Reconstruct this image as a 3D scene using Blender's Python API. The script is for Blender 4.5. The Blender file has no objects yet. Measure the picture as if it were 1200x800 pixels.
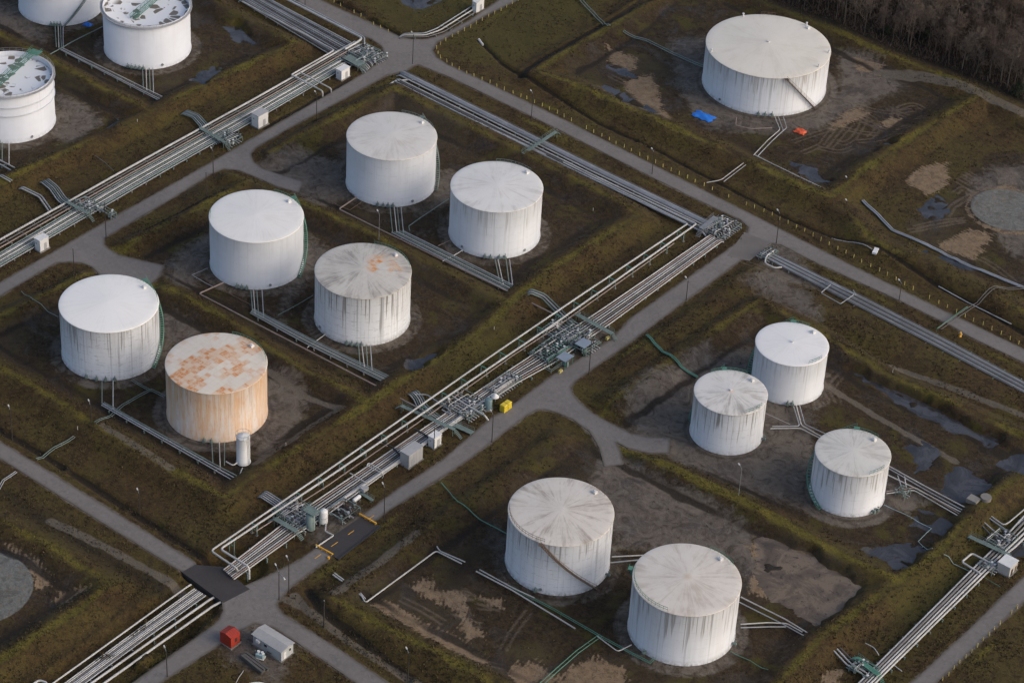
import bpy, bmesh, math, random
import numpy as np
from math import sin, cos, pi, radians, atan2, hypot, floor
from mathutils import Matrix, Vector
random.seed(7)
S = bpy.context.scene
COL = S.collection
# ---------------------------------------------------------------- camera
PITCH, ROLL, AZ, FPX, CAMH = 0.6363, 0.0590, 0.6494, 3200.0, 404.72
OX, OY = -331.26, 436.29
def _g(v):
    return np.array([v[0]*cos(AZ)-v[1]*sin(AZ), v[0]*sin(AZ)+v[1]*cos(AZ), v[2]])
_fw = np.array([0, cos(PITCH), -sin(PITCH)]); _rt = np.array([1., 0, 0]); _up = np.cross(_rt, _fw)
RG = _g(cos(ROLL)*_rt + sin(ROLL)*_up); UG = _g(-sin(ROLL)*_rt + cos(ROLL)*_up); WG = _g(_fw)
CAM = np.array([-OX, -OY, CAMH])
def P(x, y, z=0.0):
    """survey: picture measurement -> point on the plane at height z"""
    v = WG*FPX + (x-600)*RG - (y-400)*UG
    t = (CAMH-z)/-v[2]
    return (CAM[0]+v[0]*t, CAM[1]+v[1]*t, z)
cd = bpy.data.cameras.new('camera'); cam = bpy.data.objects.new('camera', cd); COL.objects.link(cam)
M = Matrix(((RG[0], UG[0], -WG[0], CAM[0]), (RG[1], UG[1], -WG[1], CAM[1]), (RG[2], UG[2], -WG[2], CAM[2]), (0, 0, 0, 1)))
cam.matrix_world = M
cd.sensor_width = 36; cd.lens = FPX/1200*36; cd.clip_start = 5; cd.clip_end = 9000
S.camera = cam
# ---------------------------------------------------------------- light
SUN_EL, SUN_AZ = radians(30), radians(18)      # SUN_AZ: grid angle of the direction towards the sun (from +X to +Y)
w = bpy.data.worlds.new('World'); S.world = w; w.use_nodes = True
nt = w.node_tree; nt.nodes.clear()
sky = nt.nodes.new('ShaderNodeTexSky'); sky.sky_type = 'NISHITA'; sky.sun_disc = False
sky.sun_elevation = SUN_EL; sky.sun_rotation = pi/2 - SUN_AZ; sky.altitude = 50
sky.air_density = 1.0; sky.dust_density = 4.0; sky.ozone_density = 1.0
hs = nt.nodes.new('ShaderNodeHueSaturation'); hs.inputs['Saturation'].default_value = 0.95
bg = nt.nodes.new('ShaderNodeBackground'); bg.inputs[1].default_value = 0.14
wo = nt.nodes.new('ShaderNodeOutputWorld')
nt.links.new(sky.outputs[0], hs.inputs['Color']); nt.links.new(hs.outputs[0], bg.inputs[0]); nt.links.new(bg.outputs[0], wo.inputs[0])
sl = bpy.data.lights.new('sun', 'SUN'); sl.energy = 0.42; sl.angle = radians(50); sl.color = (1, .93, .84)
so = bpy.data.objects.new('sun', sl); COL.objects.link(so)
sd = Vector((cos(SUN_EL)*cos(SUN_AZ), cos(SUN_EL)*sin(SUN_AZ), sin(SUN_EL)))
so.rotation_euler = sd.to_track_quat('Z', 'Y').to_euler(); so.location = (0, 0, 300)
S.view_settings.view_transform = 'Standard'; S.view_settings.look = 'None'
S.view_settings.exposure = 0.40; S.view_settings.gamma = 1
S.render.engine = 'CYCLES'
S.cycles.max_bounces = 5

# ---------------------------------------------------------------- materials
def lin(c): return tuple(c)+(1,) if len(c) == 3 else c
class NT:
    def __init__(s, name):
        s.m = bpy.data.materials.new(name); s.m.use_nodes = True
        s.n = s.m.node_tree; s.n.nodes.clear()
        s.out = s.n.nodes.new('ShaderNodeOutputMaterial')
        s.b = s.n.nodes.new('ShaderNodeBsdfPrincipled'); s.n.links.new(s.b.outputs[0], s.out.inputs[0])
    def node(s, t, **k):
        n = s.n.nodes.new('ShaderNode'+t)
        for a, v in k.items(): setattr(n, a, v)
        return n
    def put(s, sock, v):
        if hasattr(v, 'links') or isinstance(v, bpy.types.NodeSocket): s.n.links.new(v, sock)
        elif isinstance(v, (tuple, list)): sock.default_value = lin(v) if len(sock.default_value) == 4 else v
        else: sock.default_value = v
    def math(s, op, a, b=0.0, clamp=False):
        n = s.node('Math', operation=op, use_clamp=clamp); s.put(n.inputs[0], a); s.put(n.inputs[1], b); return n.outputs[0]
    def mix(s, f, a, b, mode='MIX'):
        n = s.node('MixRGB', blend_type=mode); s.put(n.inputs[0], f); s.put(n.inputs[1], a); s.put(n.inputs[2], b); return n.outputs[0]
    def noise(s, vec, sc, det=4, rough=.55, dist=0):
        n = s.node('TexNoise'); n.inputs['Scale'].default_value = sc; n.inputs['Detail'].default_value = det
        n.inputs['Roughness'].default_value = rough; n.inputs['Distortion'].default_value = dist
        if vec is not None: s.put(n.inputs['Vector'], vec)
        return n.outputs['Fac']
    def step(s, v, lo, hi, a=0., b=1.):
        n = s.node('MapRange'); n.clamp = True; n.interpolation_type = 'SMOOTHSTEP' if False else 'LINEAR'
        s.put(n.inputs[0], v); s.put(n.inputs[1], lo); s.put(n.inputs[2], hi); s.put(n.inputs[3], a); s.put(n.inputs[4], b)
        return n.outputs[0]
    def attr(s, name): n = s.node('Attribute'); n.attribute_name = name; return n.outputs['Fac']
    def geo(s): return s.node('NewGeometry').outputs['Position']
    def objc(s): return s.node('TexCoord').outputs['Object']
    def sep(s, v): n = s.node('SeparateXYZ'); s.put(n.inputs[0], v); return n.outputs
    def comb(s, x, y, z): n = s.node('CombineXYZ'); s.put(n.inputs[0], x); s.put(n.inputs[1], y); s.put(n.inputs[2], z); return n.outputs[0]
    def vmul(s, v, k): n = s.node('VectorMath', operation='MULTIPLY'); s.put(n.inputs[0], v); n.inputs[1].default_value = k; return n.outputs[0]
    def bump(s, h, strength=.3, dist=.1):
        n = s.node('Bump'); n.inputs['Strength'].default_value = strength; n.inputs['Distance'].default_value = dist
        s.put(n.inputs['Height'], h); s.n.links.new(n.outputs[0], s.b.inputs['Normal'])
    def base(s, c, rough=.8, metal=0.):
        s.put(s.b.inputs['Base Color'], c); s.put(s.b.inputs['Roughness'], rough); s.put(s.b.inputs['Metallic'], metal); return s.m

def simple(name, col, rough=.6, metal=0., var=.25, sc=2.5, dirt=(.05, .045, .04), dirtk=.35):
    t = NT(name); p = t.geo()
    n = t.noise(p, sc, 5, .65); n2 = t.noise(p, sc*.13, 3)
    c = t.mix(t.step(n2, .35, .7, 0, 1), lin(col), lin([x*(1-var) for x in col]))
    c = t.mix(t.step(n, .52, .78, 0, dirtk), c, lin(dirt))
    return t.base(c, rough, metal)
MT = {}
MT['pipe_pale'] = simple('pale_pipe_metal', (.47, .465, .455), .5, .0, .3, 1.2, (.2, .17, .14), .5)
MT['pipe_grey'] = simple('grey_pipe_metal', (.34, .36, .39), .5, .0, .35, 1.2, (.1, .08, .065), .5)
MT['pipe_dull'] = simple('dull_pipe_metal', (.13, .125, .125), .6, .0, .3, 1.5, (.08, .05, .035), .6)
MT['pipe_brown'] = simple('brown_pipe_metal', (.27, .21, .185), .6, .0, .3, 1.0, (.12, .07, .045), .6)
MT['green'] = simple('green_painted_steel', (.085, .23, .17), .55, 0, .3, 2, (.04, .05, .04), .5)
MT['greygreen'] = simple('grey_green_steel', (.17, .225, .21), .6, 0, .3, 1.5, (.05, .05, .045), .5)
MT['steel'] = simple('galvanised_steel', (.28, .29, .30), .5, .2, .3, 3)
MT['dark'] = simple('dark_steel', (.03, .03, .032), .6, 0, .3, 3)
MT['pole'] = simple('weathered_dark_pole', (.035, .03, .027), .8, 0, .3, 3)
MT['white'] = simple('white_painted_metal', (.66, .66, .66), .5, 0, .12, 1.5, (.3, .28, .25), .3)
MT['shedgrey'] = simple('grey_painted_metal', (.36, .36, .37), .55, 0, .15, 1.5, (.15, .14, .13), .3)
MT['shedbeige'] = simple('pale_beige_cladding', (.50, .47, .44), .6, 0, .15, 1.5, (.2, .18, .15), .3)
MT['red'] = simple('red_painted_steel', (.34, .035, .018), .55, 0, .25, 1.5, (.1, .02, .015), .3)
MT['yellow'] = simple('yellow_plastic', (.62, .47, .03), .5, 0, .15, 1.5, (.2, .15, .03), .2)
MT['yellowpost'] = simple('faded_yellow_paint', (.50, .42, .14), .7, 0, .3, 3, (.12, .11, .06), .5)
MT['orange'] = simple('orange_yellow_paint', (.80, .40, .03), .6, 0, .2, 3, (.15, .08, .03), .4)
MT['blue'] = simple('blue_tarpaulin', (.02, .17, .62), .5, 0, .3, .8, (.02, .08, .3), .4)
MT['orangetarp'] = simple('orange_tarpaulin', (.72, .11, .04), .6, 0, .3, 1.2, (.3, .05, .02), .4)
MT['paleblue'] = simple('pale_blue_paint', (.30, .42, .45), .5, 0, .2, 2, (.1, .12, .12), .4)
MT['concrete'] = simple('aged_concrete', (.20, .19, .175), .9, 0, .25, .8, (.08, .075, .065), .4)
MT['darkconcrete'] = simple('stained_dark_concrete', (.06, .055, .05), .9, 0, .3, 1.0, (.03, .03, .025), .5)
MT['glass'] = simple('dark_window_glass', (.02, .022, .026), .15, 0, .1, 1)
MT['lamp'] = simple('lamp_head_glass', (.62, .6, .55), .4, 0, .1, 2)
MT['timber'] = simple('grey_timber', (.09, .085, .08), .9, 0, .3, 2)
MT['brownsteel'] = simple('rusty_brown_steel', (.14, .095, .07), .7, 0, .3, 1.5)

# asphalt
t = NT('worn_asphalt'); p = t.geo()
n1 = t.noise(p, .09, 4, .6); n2 = t.noise(p, .9, 6, .7); n3 = t.noise(p, 9, 4, .8)
c = t.mix(t.step(n1, .35, .65), (.168, .153, .146), (.138, .126, .120))
c = t.mix(t.step(n2, .52, .66, 0, .5), c, (.21, .19, .175))
nst = t.noise(p, .35, 5, .8, 1.5); c = t.mix(t.step(nst, .44, .34, 0, .55), c, (.085, .075, .068)); c = t.mix(t.step(nst, .58, .68, 0, .45), c, (.17, .145, .12))
c = t.mix(t.step(n2, .46, .30, 0, .5), c, (.105, .094, .087))
c = t.mix(t.step(n3, .6, .8, 0, .4), c, (.2, .19, .18))
v = t.node('TexVoronoi', feature='DISTANCE_TO_EDGE'); v.inputs['Scale'].default_value = .17
dn = t.node('VectorMath', operation='ADD'); t.put(dn.inputs[0], p); nn = t.node('TexNoise'); nn.inputs['Scale'].default_value = .5; t.put(nn.inputs['Vector'], p)
mm = t.node('VectorMath', operation='SCALE'); t.put(mm.inputs[0], nn.outputs['Color']); mm.inputs['Scale'].default_value = 4.
t.put(dn.inputs[1], mm.outputs[0]); t.put(v.inputs['Vector'], dn.outputs[0])
c = t.mix(t.step(v.outputs['Distance'], .012, .0, 0, .35), c, (.05, .045, .04))
ed = t.attr('edge')
c = t.mix(t.step(t.math('ADD', ed, t.math('MULTIPLY', t.math('SUBTRACT', n2, .5), .9)), .55, .95, 0, .75), c, (.075, .062, .045))
t.bump(n3, .25, .03)
MT['asphalt'] = t.base(c, .85)
MT['oldpatch'] = simple('old_asphalt_patch', (.15, .135, .125), .85, 0, .2, 1.0, (.08, .07, .065), .4)
MT['darkasphalt'] = simple('fresh_dark_asphalt', (.042, .037, .037), .8, 0, .25, 1.2, (.075, .07, .065), .3)

# ground
t = NT('marsh_ground'); p = t.geo()
nL = t.noise(p, .028, 4, .6); nA = t.noise(p, .11, 5, .62, .6); nB = t.noise(p, .55, 5, .65, .3); nC = t.noise(p, 2.6, 4, .7); nD = t.noise(p, 10, 3, .7)
wob = t.math('ADD', t.math('MULTIPLY', t.math('SUBTRACT', nA, .5), .42), t.math('ADD', t.math('MULTIPLY', t.math('SUBTRACT', nB, .5), .34), t.math('MULTIPLY', t.math('SUBTRACT', nC, .5), .16)))
def mask(a, soft=.05, lo=.5): return t.step(t.math('ADD', t.attr(a), wob), lo-soft, lo+soft)
nM = t.noise(p, 1.15, 5, .72, .8)
g = t.mix(t.step(nL, .40, .60), (0.0532, 0.0308, 0.0103), (0.0578, 0.0413, 0.0103))
g = t.mix(t.step(nA, .52, .64, 0, .8), g, (0.0661, 0.0511, 0.0103))
g = t.mix(t.step(nA, .47, .37, 0, .8), g, (0.0319, 0.0175, 0.0069))
g = t.mix(t.step(nB, .56, .70, 0, .6), g, (0.0768, 0.0546, 0.0181))
g = t.mix(t.step(nB, .47, .33, 0, .8), g, (0.0160, 0.0105, 0.0043))
g = t.mix(t.step(nM, .53, .66, 0, .6), g, (0.0806, 0.0630, 0.0189))
g = t.mix(t.step(nM, .47, .34, 0, .8), g, (0.0129, 0.0091, 0.0034))
g = t.mix(t.step(nC, .55, .75, 0, .55), g, (0.1011, 0.0763, 0.0249))
g = t.mix(t.step(nC, .45, .28, 0, .65), g, (0.0144, 0.0105, 0.0043))
# moss / fresh grass on the banks
ms = t.math('ADD', t.attr('moss'), t.math('MULTIPLY', wob, 1.3))
gm = t.mix(t.step(nC, .35, .68), (0.0707, 0.0609, 0.0095), (0.1573, 0.1288, 0.0215))
gm = t.mix(t.step(nM, .46, .60, 0, .6), gm, (0.0646, 0.0469, 0.0129))
gm = t.mix(t.step(nB, .46, .36, 0, .6), gm, (0.0319, 0.0252, 0.0060))
g = t.mix(t.step(ms, .42, .80, 0, .92), g, gm)
gl = t.mix(t.step(nC, .35, .7), (0.0403, 0.0385, 0.0077), (0.0745, 0.0630, 0.0129))
g = t.mix(t.math('MULTIPLY', mask('lush', .25), .6), g, gl)
# bare dark basin floor
mud = t.mix(t.step(nM, .38, .62), (0.0160, 0.0098, 0.0043), (0.0464, 0.0301, 0.0155))
mud = t.mix(t.step(nA, .53, .63, 0, .8), mud, (0.0532, 0.0455, 0.0077))
mud = t.mix(t.step(nB, .58, .66, 0, .7), mud, (0.0562, 0.0427, 0.0275))
mud = t.mix(t.step(nB, .45, .36, 0, .8), mud, (0.0114, 0.0063, 0.0034))
mud = t.mix(t.step(nC, .54, .75, 0, .5), mud, (0.0684, 0.0497, 0.0275))
mud = t.mix(t.step(nL, .53, .60, 0, .5), mud, (0.0532, 0.0406, 0.0267))
mm_ = mask('mud', .10); g = t.mix(t.math('MULTIPLY', mm_, .93), g, mud)
# grey gravel
swl = t.noise(t.vmul(p, (1, 1, 1)), .22, 5, .7, 2.5)
gr = t.mix(t.step(nA, .38, .60), (0.0783, 0.0631, 0.0534), (0.1287, 0.1070, 0.0899))
gr = t.mix(t.step(swl, .50, .62, 0, .7), gr, (0.1566, 0.1358, 0.1151))
gr = t.mix(t.step(swl, .47, .37, 0, .75), gr, (0.0441, 0.0351, 0.0281))
gr = t.mix(t.step(nB, .56, .66, 0, .4), gr, (0.0855, 0.0973, 0.0861))
gr = t.mix(t.step(nM, .58, .72, 0, .30), gr, (0.1512, 0.1315, 0.1123))
gr = t.mix(t.step(nM, .44, .34, 0, .35), gr, (0.0504, 0.0412, 0.0346))
gr = t.mix(t.step(nC, .58, .8, 0, .3), gr, (0.1710, 0.1508, 0.1282))
wob2 = t.math('ADD', wob, t.math('MULTIPLY', t.math('SUBTRACT', swl, .5), .35))
mg = t.step(t.math('ADD', t.attr('gravel'), wob2), .40, .60); g = t.mix(t.math('MULTIPLY', mg, .92), g, gr)
# tan sand, raked by tyres
wv = t.node('TexWave', wave_type='RINGS', rings_direction='Z'); wv.inputs['Scale'].default_value = .30; wv.inputs['Distortion'].default_value = 9.; wv.inputs['Detail'].default_value = 3.; wv.inputs['Detail Scale'].default_value = .25
vsh = t.node('VectorMath', operation='ADD'); t.put(vsh.inputs[0], p); vsh.inputs[1].default_value = (-30, 95, 0); t.put(wv.inputs['Vector'], vsh.outputs[0])
sa = t.mix(t.step(nB, .38, .62), (0.1512, 0.1050, 0.0657), (0.2268, 0.1629, 0.1044))
sa = t.mix(t.step(nM, .54, .66, 0, .5), sa, (0.2619, 0.1976, 0.1278)); sa = t.mix(t.step(nM, .44, .36, 0, .7), sa, (0.0558, 0.0374, 0.0234))
sa = t.mix(t.step(nC, .46, .34, 0, .6), sa, (0.0603, 0.0418, 0.0261))
sv = t.math('ADD', t.math('ADD', t.attr('sand'), t.math('MULTIPLY', wob2, 1.15)), t.math('MULTIPLY', t.math('SUBTRACT', wv.outputs['Fac'], .5), .07))
msd = t.step(sv, .46, .54, 0, .93); g = t.mix(msd, g, sa)
# pale concrete pad
pa = t.mix(t.step(nM, .38, .62), (.115, .118, .112), (.18, .182, .168))
pa = t.mix(t.step(nB, .54, .62, 0, .7), pa, (.16, .13, .10)); pa = t.mix(t.step(swl, .5, .6, 0, .5), pa, (.06, .058, .052))
g = t.mix(t.step(t.math('ADD', t.attr('pad'), t.math('MULTIPLY', wob, .25)), .46, .54, 0, .9), g, pa)
# tyre tracks
tr = t.step(t.math('ADD', t.attr('track'), t.math('MULTIPLY', wob, 1.5)), .38, .90, 0, .45)
g = t.mix(tr, g, t.mix(t.step(nC, .3, .7), (.12, .088, .066), (.20, .16, .125)))
# dark saturated soil, beds of ditches
mw = t.step(t.math('ADD', t.attr('wet'), t.math('MULTIPLY', wob, .9)), .38, .64, 0, .88)
g = t.mix(mw, g, t.mix(t.step(nC, .3, .7), (.010, .007, .005), (.024, .018, .012)))
pth = t.step(t.math('ADD', t.attr('path'), t.math('MULTIPLY', wob, .8)), .30, .62, 0, .8)
g = t.mix(pth, g, t.mix(t.step(nC, .3, .7), (.090, .074, .058), (.15, .128, .102)))
hh = t.math('ADD', t.math('MULTIPLY', nM, .6), t.math('ADD', t.math('MULTIPLY', nC, .4), t.math('MULTIPLY', nD, .06)))
t.bump(hh, .8, .4)
rough = t.math('SUBTRACT', .95, t.math('MULTIPLY', t.math('MULTIPLY', mm_, t.step(nA, .46, .36)), .55))
MT['ground'] = t.base(g, rough); t.b.inputs['Specular IOR Level'].default_value = .3

# still water
def water(name, col, rough=.06):
    t = NT(name); p = t.geo(); n = t.noise(p, .12, 5, .7, .8); n2 = t.noise(p, .7, 5, .7, .4); n3 = t.noise(p, 2.0, 3)
    c = t.mix(t.step(n, .44, .52), lin(col), lin([x*.62 for x in col])); c = t.mix(t.step(n2, .57, .66, 0, .75), c, (.03, .024, .018)); c = t.mix(t.step(n, .55, .62, 0, .6), c, lin([x*.3 for x in col]))
    t.bump(n3, .08, .02)
    return t.base(c, rough)
MT['water'] = water('dark_still_water', (.060, .060, .066), .12)
MT['brownwater'] = water('silty_brown_water', (.158, .118, .082), .08)
# ---------------------------------------------------------------- helpers
class MB:
    def __init__(s): s.v = []; s.f = []; s.sm = []
    def add(s, vs, fs, smooth=False):
        o = len(s.v); s.v += [tuple(map(float, a)) for a in vs]; s.f += [tuple(i+o for i in f) for f in fs]; s.sm += [smooth]*len(fs); return s
    def box(s, c, d, rz=0., taper=1.0):
        x, y, z = d[0]/2, d[1]/2, d[2]/2; R = []
        for k, (a, b, e) in enumerate([(-x, -y, -z), (x, -y, -z), (x, y, -z), (-x, y, -z), (-x, -y, z), (x, -y, z), (x, y, z), (-x, y, z)]):
            if k > 3: a *= taper; b *= taper
            R.append((c[0]+a*cos(rz)-b*sin(rz), c[1]+a*sin(rz)+b*cos(rz), c[2]+e))
        return s.add(R, [(3, 2, 1, 0), (4, 5, 6, 7), (0, 1, 5, 4), (1, 2, 6, 5), (2, 3, 7, 6), (3, 0, 4, 7)])
    def cyl(s, c, r, h, n=16, r2=None, caps=True, smooth=True):
        r2 = r if r2 is None else r2
        a = [(c[0]+r*cos(2*pi*i/n), c[1]+r*sin(2*pi*i/n), c[2]) for i in range(n)]
        b = [(c[0]+r2*cos(2*pi*i/n), c[1]+r2*sin(2*pi*i/n), c[2]+h) for i in range(n)]
        s.add(a+b, [(i, (i+1) % n, n+(i+1) % n, n+i) for i in range(n)], smooth)
        if caps: s.add(a, [tuple(range(n))[::-1]]); s.add(b, [tuple(range(n))])
        return s
    def lathe(s, c, prof, n=32, smooth=True, a0=0., a1=2*pi):
        full = abs(a1-a0-2*pi) < 1e-6; m = n if full else n+1; vs = []
        for r, z in prof:
            for i in range(m):
                a = a0+(a1-a0)*i/n; vs.append((c[0]+r*cos(a), c[1]+r*sin(a), c[2]+z))
        fs = []
        for j in range(len(prof)-1):
            for i in range(n):
                k = (i+1) % m; fs.append((j*m+i, j*m+k, (j+1)*m+k, (j+1)*m+i))
        return s.add(vs, fs, smooth)
    def tube(s, path, r, n=8, caps=True, smooth=True):
        pts = [Vector(p) for p in path]; q = [pts[0]]
        for p in pts[1:]:
            if (p-q[-1]).length > 1e-4: q.append(p)
        pts = q
        if len(pts) < 2: return s
        N = len(pts); T = []
        for i in range(N):
            a = (pts[i]-pts[i-1]).normalized() if i else (pts[1]-pts[0]).normalized()
            b = (pts[i+1]-pts[i]).normalized() if i < N-1 else a
            t = (a+b); T.append(t.normalized() if t.length > 1e-6 else a)
        u = Vector((0, 0, 1)) if abs(T[0].z) < .9 else Vector((1, 0, 0))
        u = (u-T[0]*u.dot(T[0])).normalized(); vs = []
        for i in range(N):
            u = (u-T[i]*u.dot(T[i])); u = u.normalized() if u.length > 1e-6 else Vector((0, 0, 1)); w_ = T[i].cross(u)
            for k in range(n):
                a = 2*pi*(k+.5)/n; vs.append(pts[i]+(u*cos(a)+w_*sin(a))*r)
        fs = [(j*n+i, j*n+(i+1) % n, (j+1)*n+(i+1) % n, (j+1)*n+i) for j in range(N-1) for i in range(n)]
        s.add(vs, fs, smooth)
        if caps: s.add(vs[:n], [tuple(range(n))[::-1]]); s.add(vs[-n:], [tuple(range(n))])
        return s
    def bar(s, a, b, w_=.1, h=None):
        return s.tube([a, b], w_*.7, 4, True, False)
    def build(s, name, mat, parent=None, label=None, cat=None, group=None, kind=None):
        me = bpy.data.meshes.new(name)
        me.from_pydata(s.v, [], s.f); me.polygons.foreach_set('use_smooth', s.sm)
        me.materials.append(MT[mat] if isinstance(mat, str) else mat)
        o = bpy.data.objects.new(name, me); COL.objects.link(o)
        if parent is not None: o.parent = parent
        return tag(o, label, cat, group, kind)
def tag(o, label=None, cat=None, group=None, kind=None):
    if label: o['label'] = label
    if cat: o['category'] = cat
    if group: o['group'] = group
    if kind: o['kind'] = kind
    return o
def thing(name, label, cat, loc=(0, 0, 0), rz=0, group=None):
    o = bpy.data.objects.new(name, None); COL.objects.link(o); o.empty_display_size = .3
    o.location = loc; o.rotation_euler = (0, 0, rz)
    return tag(o, label, cat, group)
def copy_tree(o, parent=None):
    c = o.copy(); COL.objects.link(c)
    if parent is not None: c.parent = parent
    for ch in [x for x in ALLCH.get(o.name, [])]:
        copy_tree(ch, c)
    return c
ALLCH = {}
def reg(o, *ch):
    ALLCH.setdefault(o.name, []).extend(ch)
def fillet(path, r=1.0, n=4):
    pts = [Vector(p) for p in path]; out = [pts[0]]
    for i in range(1, len(pts)-1):
        a, b, c = pts[i-1], pts[i], pts[i+1]; d1 = (a-b); d2 = (c-b); k = min(r, d1.length*.45, d2.length*.45)
        if d1.length < 1e-4 or d2.length < 1e-4 or d1.normalized().dot(d2.normalized()) < -.995: out.append(b); continue
        s_, e_ = b+d1.normalized()*k, b+d2.normalized()*k
        for j in range(n+1):
            u = j/n; out.append(s_*(1-u)**2+b*2*u*(1-u)+e_*u*u)
    out.append(pts[-1]); return out
def ordn(i):
    return ['first', 'second', 'third', 'fourth', 'fifth', 'sixth', 'seventh', 'eighth', 'ninth', 'tenth', 'eleventh', 'twelfth', 'thirteenth', 'fourteenth', 'fifteenth', 'sixteenth'][i]
def proj(X, Y, Z):
    d = np.array([X, Y, Z])-CAM; w_ = d@WG
    return 600+FPX*(d@RG)/w_, 400-FPX*(d@UG)/w_

# ---------------------------------------------------------------- survey of the ground (picture measurements)
# banks: (height, half width of crown, slope length, moss strength, [points])
BANKS = [
 (2.0, .8, 5.5, 1, [(225,-20),(262,8),(300,28),(345,50),(290,75),(200,116),(178,130),(88,172),(33,197),(-40,232)]),
 (1.8, .8, 4.5, 1, [(-40,20),(0,40),(52,66),(120,103),(178,130)]),
 (2.0, .8, 6.5, 1, [(318,178),(365,152),(410,128),(462,103),(525,135),(587,165),(640,192),(695,220),(748,250),(700,280),(650,310),(600,352),(575,378),(545,400),(500,427),(462,450),(432,472),(360,518),(300,556),(262,583),(200,548),(160,525),(112,498),(62,465),(0,430),(-40,405)]),
 (1.8, .8, 5.0, 1, [(262,197),(300,214),(355,238),(425,268),(475,293),(512,312),(562,338),(598,356)]),
 (1.8, .8, 5.0, 1, [(128,285),(145,288),(225,247),(270,222),(296,208)]),
 (1.8, .8, 5.0, 1, [(128,285),(138,310),(200,338),(250,364),(287,385),(312,405),(350,430),(400,454),(434,472)]),
 (1.6, .8, 4.0, 1, [(-40,390),(0,368),(40,350),(78,333),(108,314)]),
 (1.8, .8, 5.5, 1, [(-40,590),(0,610),(50,633),(87,658),(130,682),(100,706),(50,738),(0,772),(-40,800)]),
 (1.4, .8, 5.0, .5, [(390,702),(440,667),(487,630),(560,580),(600,552),(625,535),(652,512)]),
 (2.0, .8, 6.5, 1, [(390,700),(420,716),(450,732),(500,758),(550,783),(600,812)]),
 (2.0, .8, 5.0, 1.5, [(722,515),(775,540),(825,566),(900,600),(975,643),(1012,661),(1052,678)]),
 (2.0, .8, 6.0, 1, [(1052,678),(1000,718),(960,748),(925,783),(900,812)]),
 (2.0, .8, 5.0, 1, [(1052,678),(1100,645),(1130,612),(1160,583),(1200,548),(1240,515)]),
 (2.0, .8, 6.0, .9, [(700,482),(750,447),(800,412),(850,378),(890,352),(940,376),(985,404),(1045,441),(1112,469),(1175,498),(1240,530)]),
 (1.0, 2.0, 8.0, .5, [(740,420),(800,375),(880,322),(950,350),(1050,398),(1150,450),(1230,492)]),
 (2.0, .8, 7.0, 1, [(765,-10),(725,26),(675,54),(628,82),(675,98),(725,120),(800,153),(882,190),(940,218),(975,230),(1010,199),(1060,164),(1112,132),(1145,113)]),
 (1.8, .8, 7.0, 1.2, [(860,-18),(905,6),(975,32),(1037,62),(1100,85),(1150,107),(1250,158)]),
 (1.8, 1.0, 6.5, .8, [(985,238),(1025,282),(1100,312),(1150,338),(1230,380)]),
]
DITCH = [  # depth, half width, slope, [points]
 (1.0, .25, 1.2, [(395,0),(432,20),(475,44)]),
 (.8, .2, .9, [(562,47),(587,72),(615,92),(650,111),(700,142),(775,177),(812,197),(900,243),(937,261),(987,280),(1025,292),(1075,320),(1100,335),(1150,362),(1240,412)]),
 (.9, .5, 1.5, [(765,0),(710,30),(635,72),(610,90)]),
 (.9, .4, 1.2, [(-20,492),(18,512),(100,562),(150,595),(200,628),(242,654)]),
 (.8, .4, 1.3, [(362,690),(372,712),(387,725),(430,755),(487,799)]),
 (.6, .3, 1.0, [(215,248),(260,226),(170,272)]),
 (.6, .3, 1.0, [(510,548),(560,514),(602,490)]),
 (.6, .3, 1.0, [(360,652),(390,634),(412,618)]),
 (.5, .3, 1.0, [(310,150),(370,116),(410,94)]),
]
TRENCH = [(1.5, 5.5, 2.0, [(190,732),(232,698),(275,662)]), (1.5, 6.5, 2.5, [(40,850),(100,800),(190,732)]), (.5, 5., 2.5, [(275,662),(330,622)])]
MUD = [
 [(-40,-10),(-20,30),(60,64),(118,98),(180,122),(198,112),(285,70),(328,48),(290,28),(240,0),(225,-20)],
 [(-40,40),(0,50),(50,76),(110,108),(160,130),(90,162),(20,192),(-40,215)],
 [(330,178),(400,148),(460,112),(530,145),(600,182),(700,232),(735,252),(690,278),(610,335),(585,342),(480,288),(400,250),(345,225),(310,200)],
 [(160,300),(235,258),(300,222),(360,250),(430,282),(510,320),(585,358),(545,392),(465,440),(440,456),(400,440),(300,392),(210,335)],
 [(-40,405),(0,385),(60,352),(110,325),(150,330),(200,352),(280,395),(350,440),(418,470),(340,520),(262,572),(200,535),(120,490),(60,455),(0,418),(-40,395)],
 [(640,525),(600,562),(480,650),(408,700),(450,722),(550,775),(620,812),(900,812),(950,745),(1005,700),(1012,680),(960,650),(820,578),(720,530),(690,515)],
 [(715,480),(780,440),(870,375),(892,362),(960,400),(1040,450),(1120,485),(1240,545),(1150,580),(1125,605),(1060,665),(1020,650),(900,590),(780,535),(730,505)],
 [(770,10),(700,50),(650,80),(720,105),(800,140),(890,182),(968,220),(1000,196),(1060,156),(1120,118),(1080,95),(970,45),(880,8),(800,-10)],
 [(1060,262),(1110,220),(1160,180),(1240,170),(1240,350),(1150,325),(1090,290)],
 [(-40,640),(0,630),(40,650),(80,672),(118,684),(60,722),(0,762),(-40,780)],
 [(180,608),(230,640),(238,652),(170,610)],
]
WET = [[(528,655),(545,645),(560,648),(556,668),(540,688),(525,688),(520,672)],[(205,228),(235,214),(242,220),(212,240)],[(650,548),(668,540),(672,552),(658,558)],[(610,372),(618,370),(605,392),(600,385)],
 [(-20,560),(60,600),(140,650),(210,688),(190,700),(120,662),(30,608)],
 [(880,8),(1000,48),(1110,88),(1200,125),(1280,160),(1300,-60),(800,-60)]]
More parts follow.
